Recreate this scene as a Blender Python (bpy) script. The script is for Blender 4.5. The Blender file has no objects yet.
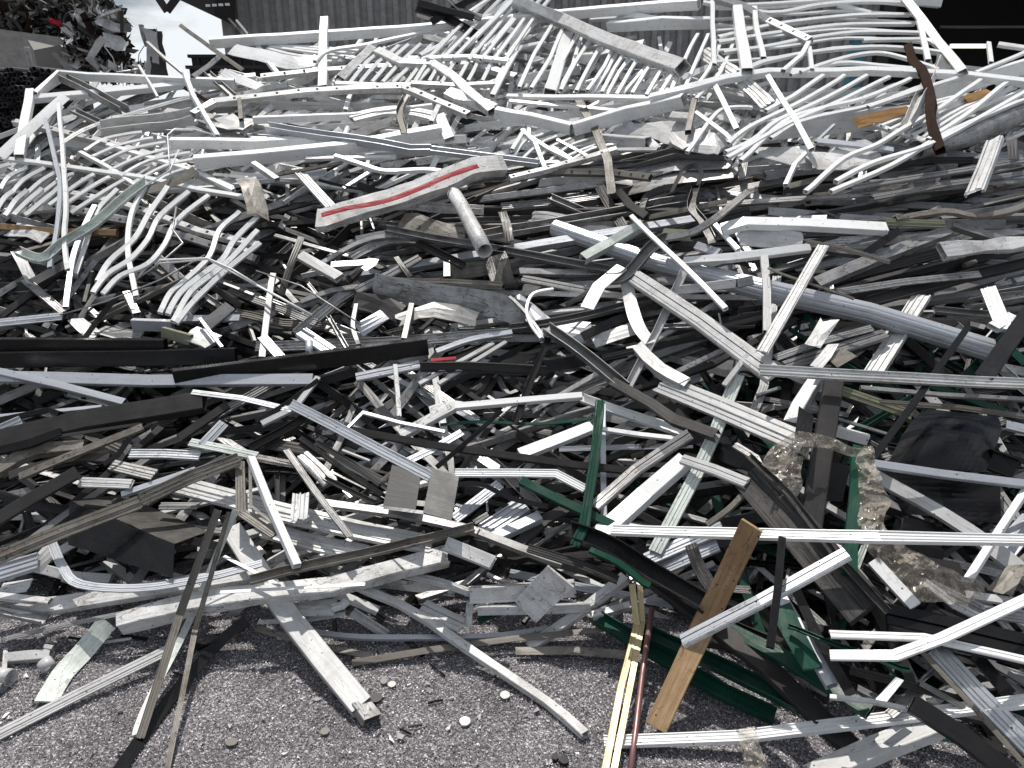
import bpy, bmesh, math, random
from mathutils import Vector, Matrix, noise
R = math.radians
rnd = random.Random(7)
S = bpy.context.scene
COL = S.collection
# ------------------------------------------------------------------ camera
CAMH, PITCH, FPX = 1.6, R(20.0), 739.0
cam = bpy.data.cameras.new('camera'); camo = bpy.data.objects.new('camera', cam); COL.objects.link(camo)
camo.location = (0, 0, CAMH); camo.rotation_euler = (R(90) - PITCH, 0, 0)
cam.sensor_width = 36; cam.lens = FPX / 1024 * 36; cam.clip_start = 0.05; cam.clip_end = 2000
S.camera = camo
S.render.resolution_x = 1024; S.render.resolution_y = 768
# ------------------------------------------------------------------ sky and sun
SUN_EL, SUN_AZ = R(65), R(-18)         # azimuth from +Y (behind the heap), negative = from the left
w = bpy.data.worlds.new('World'); S.world = w; w.use_nodes = True
nt = w.node_tree; N = nt.nodes; Lk = nt.links
for n in list(N): N.remove(n)
out = N.new('ShaderNodeOutputWorld'); bg = N.new('ShaderNodeBackground'); sky = N.new('ShaderNodeTexSky')
sky.sky_type = 'NISHITA'; sky.sun_disc = False; sky.sun_elevation = SUN_EL; sky.sun_rotation = SUN_AZ
sky.dust_density = 2.0; sky.air_density = 1.0
tc = N.new('ShaderNodeTexCoord'); mp = N.new('ShaderNodeMapping'); mp.inputs['Scale'].default_value = (1.6, 1.6, 5)
nz = N.new('ShaderNodeTexNoise'); nz.inputs['Scale'].default_value = 1.7; nz.inputs['Detail'].default_value = 7; nz.inputs['Roughness'].default_value = .6
cr = N.new('ShaderNodeValToRGB'); cr.color_ramp.elements[0].position = .44; cr.color_ramp.elements[1].position = .60
mx = N.new('ShaderNodeMix'); mx.data_type = 'RGBA'; mx.inputs['B'].default_value = (13.6, 14.2, 14.8, 1)
Lk.new(tc.outputs['Generated'], mp.inputs['Vector']); Lk.new(mp.outputs[0], nz.inputs['Vector']); Lk.new(nz.outputs['Fac'], cr.inputs[0])
Lk.new(cr.outputs[0], mx.inputs['Factor']); Lk.new(sky.outputs[0], mx.inputs['A']); Lk.new(mx.outputs['Result'], bg.inputs[0])
bg.inputs[1].default_value = 0.062
Lk.new(bg.outputs[0], out.inputs[0])
sd = bpy.data.lights.new('sun', 'SUN'); sd.energy = 4.2; sd.angle = R(0.5); sd.color = (1, .95, .885)
so = bpy.data.objects.new('sun', sd); COL.objects.link(so)
sdir = Vector((math.sin(SUN_AZ) * math.cos(SUN_EL), math.cos(SUN_AZ) * math.cos(SUN_EL), math.sin(SUN_EL)))
so.rotation_euler = sdir.to_track_quat('Z', 'Y').to_euler(); so.location = sdir * 30
S.view_settings.view_transform = 'Standard'; S.view_settings.look = 'None'
S.view_settings.exposure = 0.1; S.view_settings.gamma = 1; S.view_settings.use_curve_mapping = False

# ------------------------------------------------------------------ materials
MATS = {}
def mat(key, name, base, rough=.5, metal=0., dirt=(.10, .085, .07), dirt_amt=.35, streak=.5, var=.12, bump=.25, trans=0., spec=.5, grain=None):
    m = bpy.data.materials.new(name); m.use_nodes = True
    nt = m.node_tree; N = nt.nodes; L = nt.links
    b = N['Principled BSDF']
    tc = N.new('ShaderNodeTexCoord'); oi = N.new('ShaderNodeObjectInfo'); ge = N.new('ShaderNodeNewGeometry')
    ad = N.new('ShaderNodeMath'); ad.operation = 'ADD'; L.new(oi.outputs['Random'], ad.inputs[0]); L.new(ge.outputs['Random Per Island'], ad.inputs[1])
    fr = N.new('ShaderNodeMath'); fr.operation = 'FRACT'; L.new(ad.outputs[0], fr.inputs[0])
    off = N.new('ShaderNodeMath'); off.operation = 'MULTIPLY'; off.inputs[1].default_value = 37.; L.new(fr.outputs[0], off.inputs[0])
    def noise_(scale, sc, detail=5, rough_=.6):
        mp = N.new('ShaderNodeMapping'); mp.inputs['Scale'].default_value = sc; L.new(tc.outputs['UV'], mp.inputs['Vector'])
        n = N.new('ShaderNodeTexNoise'); n.noise_dimensions = '4D'; n.inputs['Scale'].default_value = scale
        n.inputs['Detail'].default_value = detail; n.inputs['Roughness'].default_value = rough_
        L.new(mp.outputs[0], n.inputs['Vector']); L.new(off.outputs[0], n.inputs['W']); return n
    big = noise_(9, (1, 1, 1), 7, .7)            # blotches of dirt
    stk = noise_(14, (.25, 6, 1), 5, .65)        # streaks along the length (u is along the piece)
    fine = noise_(160, (1, 1, 1), 3, .6)         # speckle
    def ramp(src, a, c, v0=0., v1=1.):
        r = N.new('ShaderNodeMapRange'); r.inputs[1].default_value = a; r.inputs[2].default_value = c; r.inputs[3].default_value = v0; r.inputs[4].default_value = v1
        L.new(src, r.inputs[0]); return r.outputs[0]
    def mix(fac, A, B, mode='MIX'):
        x = N.new('ShaderNodeMix'); x.data_type = 'RGBA'; x.blend_type = mode
        if isinstance(fac, float): x.inputs['Factor'].default_value = fac
        else: L.new(fac, x.inputs['Factor'])
        for v, i in ((A, 'A'), (B, 'B')):
            if isinstance(v, tuple): x.inputs[i].default_value = (*v[:3], 1)
            else: L.new(v, x.inputs[i])
        return x.outputs['Result']
    hs = N.new('ShaderNodeHueSaturation'); hs.inputs['Color'].default_value = (*base, 1)
    L.new(ramp(fr.outputs[0], 0, 1, 1 - var, 1 + var), hs.inputs['Value'])
    c = hs.outputs[0]
    if grain:                                     # wood figure
        g = noise_(30, (.12, 3.2, 1), 6, .7)
        c = mix(ramp(g.outputs['Fac'], .4, .62), c, grain)
    amt = ramp(fr.outputs[0], 0, 1, dirt_amt * .55, dirt_amt * 1.35)
    def scaled(a, k):
        q = N.new('ShaderNodeMath'); q.operation = 'MULTIPLY'; q.use_clamp = True; L.new(a, q.inputs[0])
        if isinstance(k, float): q.inputs[1].default_value = k
        else: L.new(k, q.inputs[1])
        return q.outputs[0]
    c = mix(scaled(ramp(big.outputs['Fac'], .44, .72), amt), c, dirt)
    c = mix(scaled(scaled(ramp(stk.outputs['Fac'], .5, .7), streak), amt), c, tuple(x * .7 for x in dirt))
    c = mix(scaled(ramp(fine.outputs['Fac'], .60, .72), amt), c, tuple(x * .6 for x in dirt))
    sc_ = noise_(11, (.5, 1.6, 1), 3, .5)          # fine scratches and hairline cracks
    s1 = N.new('ShaderNodeMath'); s1.operation = 'SUBTRACT'; s1.inputs[1].default_value = .5; L.new(sc_.outputs['Fac'], s1.inputs[0])
    s2 = N.new('ShaderNodeMath'); s2.operation = 'ABSOLUTE'; L.new(s1.outputs[0], s2.inputs[0])
    c = mix(scaled(scaled(ramp(s2.outputs[0], .007, .002), .9), amt), c, tuple(x * .5 for x in dirt))
    rs = noise_(5, (1, 2, 1), 6, .75)             # brown rust and mud stains
    c = mix(scaled(scaled(ramp(rs.outputs['Fac'], .56, .74), .75), amt), c, (.16, .095, .05) if max(base) > .15 else dirt)
    vd = N.new('ShaderNodeTexVoronoi'); vd.voronoi_dimensions = '2D'; vd.inputs['Scale'].default_value = 9; L.new(tc.outputs['UV'], vd.inputs['Vector'])   # rivet and screw holes
    c = mix(ramp(vd.outputs['Distance'], .026, .018), c, (.02, .018, .016))
    L.new(c, b.inputs['Base Color'])
    b.inputs['Metallic'].default_value = metal
    L.new(ramp(big.outputs['Fac'], .3, .7, max(.05, rough - .08), min(1, rough + .2)), b.inputs['Roughness'])
    b.inputs['Specular IOR Level'].default_value = spec
    if trans: b.inputs['Transmission Weight'].default_value = trans
    if bump:
        bp = N.new('ShaderNodeBump'); bp.inputs['Strength'].default_value = bump; bp.inputs['Distance'].default_value = .004
        s = N.new('ShaderNodeMath'); s.operation = 'ADD'; L.new(stk.outputs['Fac'], s.inputs[0]); L.new(big.outputs['Fac'], s.inputs[1])
        L.new(s.outputs[0], bp.inputs['Height']); L.new(bp.outputs[0], b.inputs['Normal'])
    MATS[key] = m; return m
mat('w', 'white_paint', (.76, .77, .77), .28, dirt_amt=.22, dirt=(.25, .24, .22), var=.06)
mat('W', 'dirty_white_paint', (.58, .585, .585), .34, dirt=(.15, .13, .11), dirt_amt=.65, var=.16)
mat('g', 'dull_aluminium', (.30, .30, .30), .38, metal=.5, dirt=(.07, .06, .055), dirt_amt=.7, var=.35)
mat('s', 'bare_aluminium', (.64, .66, .69), .38, metal=.75, dirt=(.2, .19, .18), dirt_amt=.45, var=.1, streak=.9)
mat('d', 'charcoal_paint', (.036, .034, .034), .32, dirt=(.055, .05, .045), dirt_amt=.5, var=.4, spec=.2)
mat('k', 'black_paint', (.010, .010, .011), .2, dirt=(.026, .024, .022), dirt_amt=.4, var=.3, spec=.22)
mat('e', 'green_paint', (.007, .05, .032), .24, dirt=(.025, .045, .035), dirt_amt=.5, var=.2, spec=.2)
mat('b', 'brass_anodised', (.58, .49, .28), .34, metal=.35, dirt=(.2, .14, .06), dirt_amt=.4)
mat('c', 'copper_anodised', (.30, .17, .16), .35, metal=.5, dirt=(.10, .05, .05), dirt_amt=.3)
mat('o', 'fibre_board', (.38, .27, .165), .8, dirt=(.12, .07, .035), dirt_amt=.5, grain=(.27, .175, .095), spec=.08)
mat('D', 'charred_wood', (.04, .038, .038), .7, dirt=(.02, .02, .02), dirt_amt=.6, grain=(.12, .115, .11), spec=.06, bump=.6)
mat('r', 'rusty_steel', (.035, .022, .018), .9, spec=.03, dirt=(.03, .02, .016), dirt_amt=.7)
mat('l', 'pale_mint_paint', (.56, .61, .58), .45, dirt=(.2, .2, .17), dirt_amt=.5)
mat('t', 'tan_grey_paint', (.21, .195, .172), .4, spec=.2, dirt=(.07, .06, .05), dirt_amt=.8, var=.2)
mat('u', 'pale_blue_grey_paint', (.46, .48, .52), .32, metal=.35, dirt=(.2, .19, .2), dirt_amt=.3, var=.1)
mat('v', 'olive_paint', (.20, .21, .14), .5, dirt=(.10, .09, .07), dirt_amt=.5)
mat('m', 'red_film', (.30, .008, .02), .4, dirt=(.12, .02, .03), dirt_amt=.3, spec=.1)
mat('f', 'rusty_foam', (.34, .20, .09), .9, dirt=(.15, .08, .03), dirt_amt=.7, bump=.9, spec=.1)
mat('y', 'yellow_print', (.75, .6, .12), .5)
mat('z', 'dark_socket', (.02, .018, .016), .8, dirt_amt=.2)
mat('B', 'teal_paint', (.05, .20, .27), .5)
mat('p', 'clear_plastic_film', (.60, .54, .46), .10, dirt=(.2, .16, .12), dirt_amt=.6, spec=.9, bump=.3)
# the film lets part of the light through
_n = MATS['p'].node_tree.nodes; _b = _n['Principled BSDF']; _b.inputs['Transmission Weight'].default_value = .35; _b.inputs['Alpha'].default_value = .6
ADJ = dict(w='white', W='scuffed white', g='dull grey', s='shiny metal', d='charcoal', k='black', e='dark green',
           b='brass coloured', c='copper coloured', o='brown board', D='charred wooden', r='rusty', l='pale mint', t='tan grey',
           u='blue grey', v='olive', m='red', f='orange brown foam', y='yellow', p='clear plastic', B='teal', z='dark')
NOUN = dict(T='tube', Q='box section', R='pipe', U='channel', L='angle bar', F='flat strip', X='ribbed profile', C='wire', E='fluted column', J='slotted rail')
NAME = dict(T='metal_tube', Q='box_section', R='metal_pipe', U='metal_channel', L='angle_bar', F='metal_strip', X='ribbed_profile', C='wire', E='fluted_column', J='slotted_rail')

# ------------------------------------------------------------------ geometry of the heap
def foot(X):
    if X < .45: return 1.97
    t = min(1, (X - .45) / .6); t = t * t * (3 - 2 * t)
    return 1.97 - .62 * t
PR = [(0, 0), (.3, .18), (.95, .54), (1.65, .98), (2.35, 1.42), (3.2, 1.82), (4.2, 2.2), (5.2, 3.4), (7, 7)]
def prof(s):
    if s <= 0: return 0.
    for (a, b), (c, d) in zip(PR, PR[1:]):
        if s <= c: return b + (d - b) * (s - a) / (c - a)
    return 7.
cp, sp = math.cos(PITCH), math.sin(PITCH)
def ray(px, py):
    u = (px - 512) / FPX; v = (384 - py) / FPX
    return Vector((u, cp + v * sp, -sp + v * cp))       # unit depth along the optical axis
def depth(px, py):
    d = ray(px, py); t = .8
    def f(t):
        return CAMH + d.z * t - prof(d.y * t - foot(d.x * t))
    while f(t) > 0 and t < 14: t += .06
    lo, hi = t - .06, t
    for _ in range(12):
        m = (lo + hi) / 2
        if f(m) > 0: lo = m
        else: hi = m
    return hi
def at(px, py, lift=0.):
    "point on the heap (or the gravel), raised towards the eye by lift metres"
    d = ray(px, py); t = depth(px, py)
    return Vector((0, 0, CAMH)) + d * (t - lift / d.length)
def far(px, py, y):
    d = ray(px, py); return Vector((0, 0, CAMH)) + d * (y / d.y)

# ------------------------------------------------------------------ object helpers
USED = {}
def link(o, parent=None):
    COL.objects.link(o)
    if parent is not None:
        o.parent = parent; o.matrix_parent_inverse = Matrix.Identity(4)
        o.location = o.location - parent.location
    return o
def tag(o, label=None, cat=None, group=None, kind=None):
    if label: o['label'] = label
    if cat: o['category'] = cat
    if group: o['group'] = group
    if kind: o['kind'] = kind
    return o
def mesh_obj(name, V, F, m, parent=None, UV=None, origin=None, smooth=False):
    if origin is None:
        origin = sum(V, Vector()) / len(V)
    me = bpy.data.meshes.new(name)
    me.from_pydata([v - origin for v in V], [], F); 
    if UV:
        l = me.uv_layers.new(name='UVMap'); k = 0
        flat = [c for uv in UV for c in uv]
        l.data.foreach_set('uv', flat)
    me.materials.append(MATS[m] if isinstance(m, str) else m)
    if smooth: me.polygons.foreach_set('use_smooth', [True] * len(me.polygons))
    me.update()
    o = bpy.data.objects.new(name, me); o.location = origin
    return link(o, parent)
def empty(name, loc):
    o = bpy.data.objects.new(name, None); o.empty_display_size = .1; o.location = loc; COL.objects.link(o); return o

# ------------------------------------------------------------------ cross sections: (outer outline, inner outline or None), half-width 1
def cham(x, y, c):
    return [(-x + c, -y), (x - c, -y), (x, -y + c), (x, y - c), (x - c, y), (-x + c, y), (-x, y - c), (-x, -y + c)]
def section(k, W, rg, solid=False):
    h = W / 2; t = max(.0016, min(.004, W * .05))
    if k in 'TJ':
        y = h * .8; return cham(h, y, h * .12), cham(h - t, y - t, h * .08)
    if k == 'Q' and solid:
        y = h * .16; return cham(h, y, h * .03), None
    if k == 'Q':
        y = h * .5; return cham(h, y, h * .06), cham(h - t, y - t, h * .04)
    if k == 'R':
        n = 12; return ([(h * math.cos(a * 2 * math.pi / n), h * math.sin(a * 2 * math.pi / n)) for a in range(n)],
                        [((h - t) * math.cos(a * 2 * math.pi / n), (h - t) * math.sin(a * 2 * math.pi / n)) for a in range(n)])
    if k == 'E':
        n = 48; return ([((h - (.02 * h if a % 4 == 0 else 0) * 2) * math.cos(a * 2 * math.pi / n), (h - (.02 * h if a % 4 == 0 else 0) * 2) * math.sin(a * 2 * math.pi / n)) for a in range(n)],
                        [((h - 2 * t) * math.cos(a * 2 * math.pi / n), (h - 2 * t) * math.sin(a * 2 * math.pi / n)) for a in range(n)])
    if k == 'C':
        return [(h * math.cos(a * math.pi / 3), h * math.sin(a * math.pi / 3)) for a in range(6)], None
    if k == 'F':
        y = max(.0012, t * .6); c = h * .07; 
        return [(-h, -y), (h, -y), (h, y), (h * .3, y + c * .4), (-h * .3, y + c * .4), (-h, y)], None
    if k == 'U':
        f = h * rg.choice((.5, .7, .9)); q = t * 1.3
        if rg.random() < .5:   # open towards the eye
            return [(-h, -f), (h, -f), (h, f), (h - q, f), (h - q, -f + q), (-h + q, -f + q), (-h + q, f), (-h, f)], None
        return [(-h, f), (-h, -f), (-h + q, -f), (-h + q, f - q), (h - q, f - q), (h - q, -f), (h, -f), (h, f)], None
    if k == 'L':
        q = t * 1.3; f = h * rg.choice((.7, 1.1))
        return [(-h, 0), (-h + q, -f), (-h + q * 2, -f), (-h + q * 1.4, -q), (h, -q), (h, 0)], None
    if k == 'X':
        v = rg.choice((0, 1, 1, 2))
        if v == 0:
            P = [(-1, -.35), (-.9, -.35), (-.9, -.05), (.6, -.05), (.6, -.4), (1, -.4), (1, .30), (.86, .30), (.86, .12), (.45, .12), (.45, .26), (.36, .26), (.36, .12),
                 (-.2, .12), (-.2, .24), (-.30, .24), (-.30, .12), (-.84, .12), (-.84, .34), (-1, .34)]
        elif v == 1:
            P = [(-1, -.3), (1, -.3), (1, .16), (.7, .16), (.62, .05), (.55, .16), (.22, .16), (.14, .30), (.0, .30), (-.08, .16), (-.45, .16), (-.52, .05), (-.6, .16), (-1, .16)]
        else:
            P = [(-1, -.4), (-.6, -.4), (-.6, -.1), (.9, -.1), (.9, -.4), (1, -.4), (1, .1), (.8, .28), (.55, .28), (.55, .02), (.45, .02), (.45, .2), (-.1, .2), (-.1, .02), (-.2, .02), (-.2, .3), (-.8, .3), (-.8, .12), (-1, .12)]
        return [(x * h, y * h) for x, y in P], None
def catmull(P, n=5):
    o = []
    for i in range(len(P) - 1):
        a = P[max(0, i - 1)]; b = P[i]; c = P[i + 1]; d = P[min(len(P) - 1, i + 2)]
        for k in range(n):
            t = k / n
            o.append(.5 * ((2 * b) + (c - a) * t + (2 * a - 5 * b + 4 * c - d) * t * t + (3 * b - a - 3 * c + d) * t ** 3))
    o.append(P[-1].copy()); return o
def resample(P, step):
    o = [P[0]]
    for a, b in zip(P, P[1:]):
        n = max(1, min(14, int((b - a).length / step)))
        for k in range(1, n + 1): o.append(a.lerp(b, k / n))
    return o
def sweep(P, k, W, roll, rg, smooth=False, crush=0., wob=.004, flip=1, twist=0., solid=False):
    "a profile of width W carried along the points P; returns verts, faces, uvs"
    if smooth and len(P) > 2: P = catmull(P, 4)
    P = resample(P, .16 if crush < .2 else .07)
    n = len(P); seed = Vector((rg.random() * 50, rg.random() * 50, 0))
    if k != 'C' and n > 2:
        L = 0
        for i in range(n):
            if i: L += (P[i] - P[i - 1]).length
            if 0 < i < n - 1:
                P[i] = P[i] + noise.noise_vector(seed + Vector((L * 2.5, 0, 0))) * (wob + crush * W * .3)
    outer, inner = section(k, W, rg, solid)
    mid = P[n // 2]; c = (Vector((0, 0, CAMH)) - mid).normalized()
    Tm = (P[-1] - P[0]).normalized(); roll = eff_roll(P, roll)
    N0 = (c - Tm * c.dot(Tm)).normalized(); B0 = Tm.cross(N0)
    if (Matrix.Rotation(.3, 3, Tm) @ N0).z < (Matrix.Rotation(-.3, 3, Tm) @ N0).z: roll = -roll
    N0 = Matrix.Rotation(R(roll), 3, Tm) @ N0
    if k == 'X' and len(outer) == 14: inner = [(x * .8, (y + .035 * W) * .5 - .035 * W) for x, y in outer]
    V = []; F = []; UV = []
    m = len(outer); rings = [outer] + ([inner] if inner else [])
    # perimeter coordinate
    per = [0]
    for i in range(m): per.append(per[-1] + math.dist(outer[i], outer[(i + 1) % m]))
    Ls = [0]
    for a, b in zip(P, P[1:]): Ls.append(Ls[-1] + (b - a).length)
    base = []
    for r in rings:
        rows = []
        for i, p in enumerate(P):
            T = (P[min(n - 1, i + 1)] - P[i - 1 if i else 0]).normalized()
            Nn = (N0 - T * N0.dot(T))
            Nn = Nn.normalized() if Nn.length > .05 else T.orthogonal().normalized()
            if twist: Nn = Matrix.Rotation(twist * (i / (n - 1) - .5), 3, T) @ Nn
            B = T.cross(Nn)
            sc = 1.
            if 0 < i < n - 1:     # mitre at kinks
                t1 = (p - P[i - 1]).normalized(); t2 = (P[i + 1] - p).normalized()
                sc = 1 / max(.6, math.cos(t1.angle(t2, 0) / 2))
            row = []
            sx = 1 + crush * .55 * noise.noise(seed + Vector((Ls[i] * 7, 3, 0))); sy = 1 + crush * 1.1 * noise.noise(seed + Vector((Ls[i] * 7, 9, 0)))
            for j, (x, y) in enumerate(r):
                q = p + B * (x * sc * sx) + Nn * (y * sy)
                if crush: q = q + noise.noise_vector(seed + q * (3. / max(W, .03)) * .5) * (W * crush * .16)
                if crush > .07 and i in (0, n - 1) and k not in 'RCE': q = q + T * (noise.noise(seed + Vector((j * .9, i * 3., 5))) * W * min(.5, crush + .1))    # torn or hacked ends
                row.append(len(V)); V.append(q)
            rows.append(row)
        base.append(rows)
    for ri, rows in enumerate(base):
        for i in range(n - 1):
            if ri == 1 and n > 4 and 1 < i < n - 3: continue      # the inside is only seen at the ends
            for j in range(m):
                j2 = (j + 1) % m
                f = (rows[i][j], rows[i][j2], rows[i + 1][j2], rows[i + 1][j])
                if not ri: f = f[::-1]
                F.append(f)
                q = [(Ls[i], per[j]), (Ls[i], per[j + 1]), (Ls[i + 1], per[j + 1]), (Ls[i + 1], per[j])]
                UV += q if ri else q[::-1]
    for e, flipped in ((0, True), (n - 1, False)):
        if inner:
            for j in range(m):
                j2 = (j + 1) % m
                f = (base[0][e][j], base[0][e][j2], base[1][e][j2], base[1][e][j])
                if not flipped: f = f[::-1]
                F.append(f); UV += [(Ls[e], per[j])] * 4
        else:
            f = tuple(base[0][e]); f = f if flipped else f[::-1]
            F.append(f); UV += [(Ls[e], 0.)] * m
    return V, F, UV, N0
def eff_roll(P, roll):
    "pieces that run up the picture are turned less about their length"
    T = (P[-1] - P[0]).normalized(); return roll * (.2 + .8 * abs(T.x))
ROLLF = dict(T=.8, Q=.5, R=0, E=0, C=0, F=.05, U=.6, L=.5, X=.35, J=.8)
def real_width(k, wpx, P, roll):
    dm = sum((ray_depth(p) for p in P)) / len(P)
    a = abs(R(eff_roll(P, roll))); kf = ROLLF[k]
    fac = 1 if k in 'REC' else math.cos(a) + kf * math.sin(a)
    return wpx * dm / FPX / max(.3, fac)
def ray_depth(p):
    q = p - Vector((0, 0, CAMH)); return q.y * cp - q.z * sp
ORG = {a + str(b + 1): (256 * b, 192 * 'ABCD'.index(a)) for a in 'ABCD' for b in range(4)}
def pts(tile, s, lift):
    "points read off an enlarged tile of the survey of the heap: x,y[,lift in cm]"
    o = []
    for q in s.split():
        c = [float(x) for x in q.split(',')]
        if tile != 'G':
            ox, oy = ORG[tile]; c[0] = ox + c[0] / 4; c[1] = oy + c[1] / 4
        o.append((c[0], c[1], (c[2] if len(c) > 2 else lift) / 100))
    return o
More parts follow.
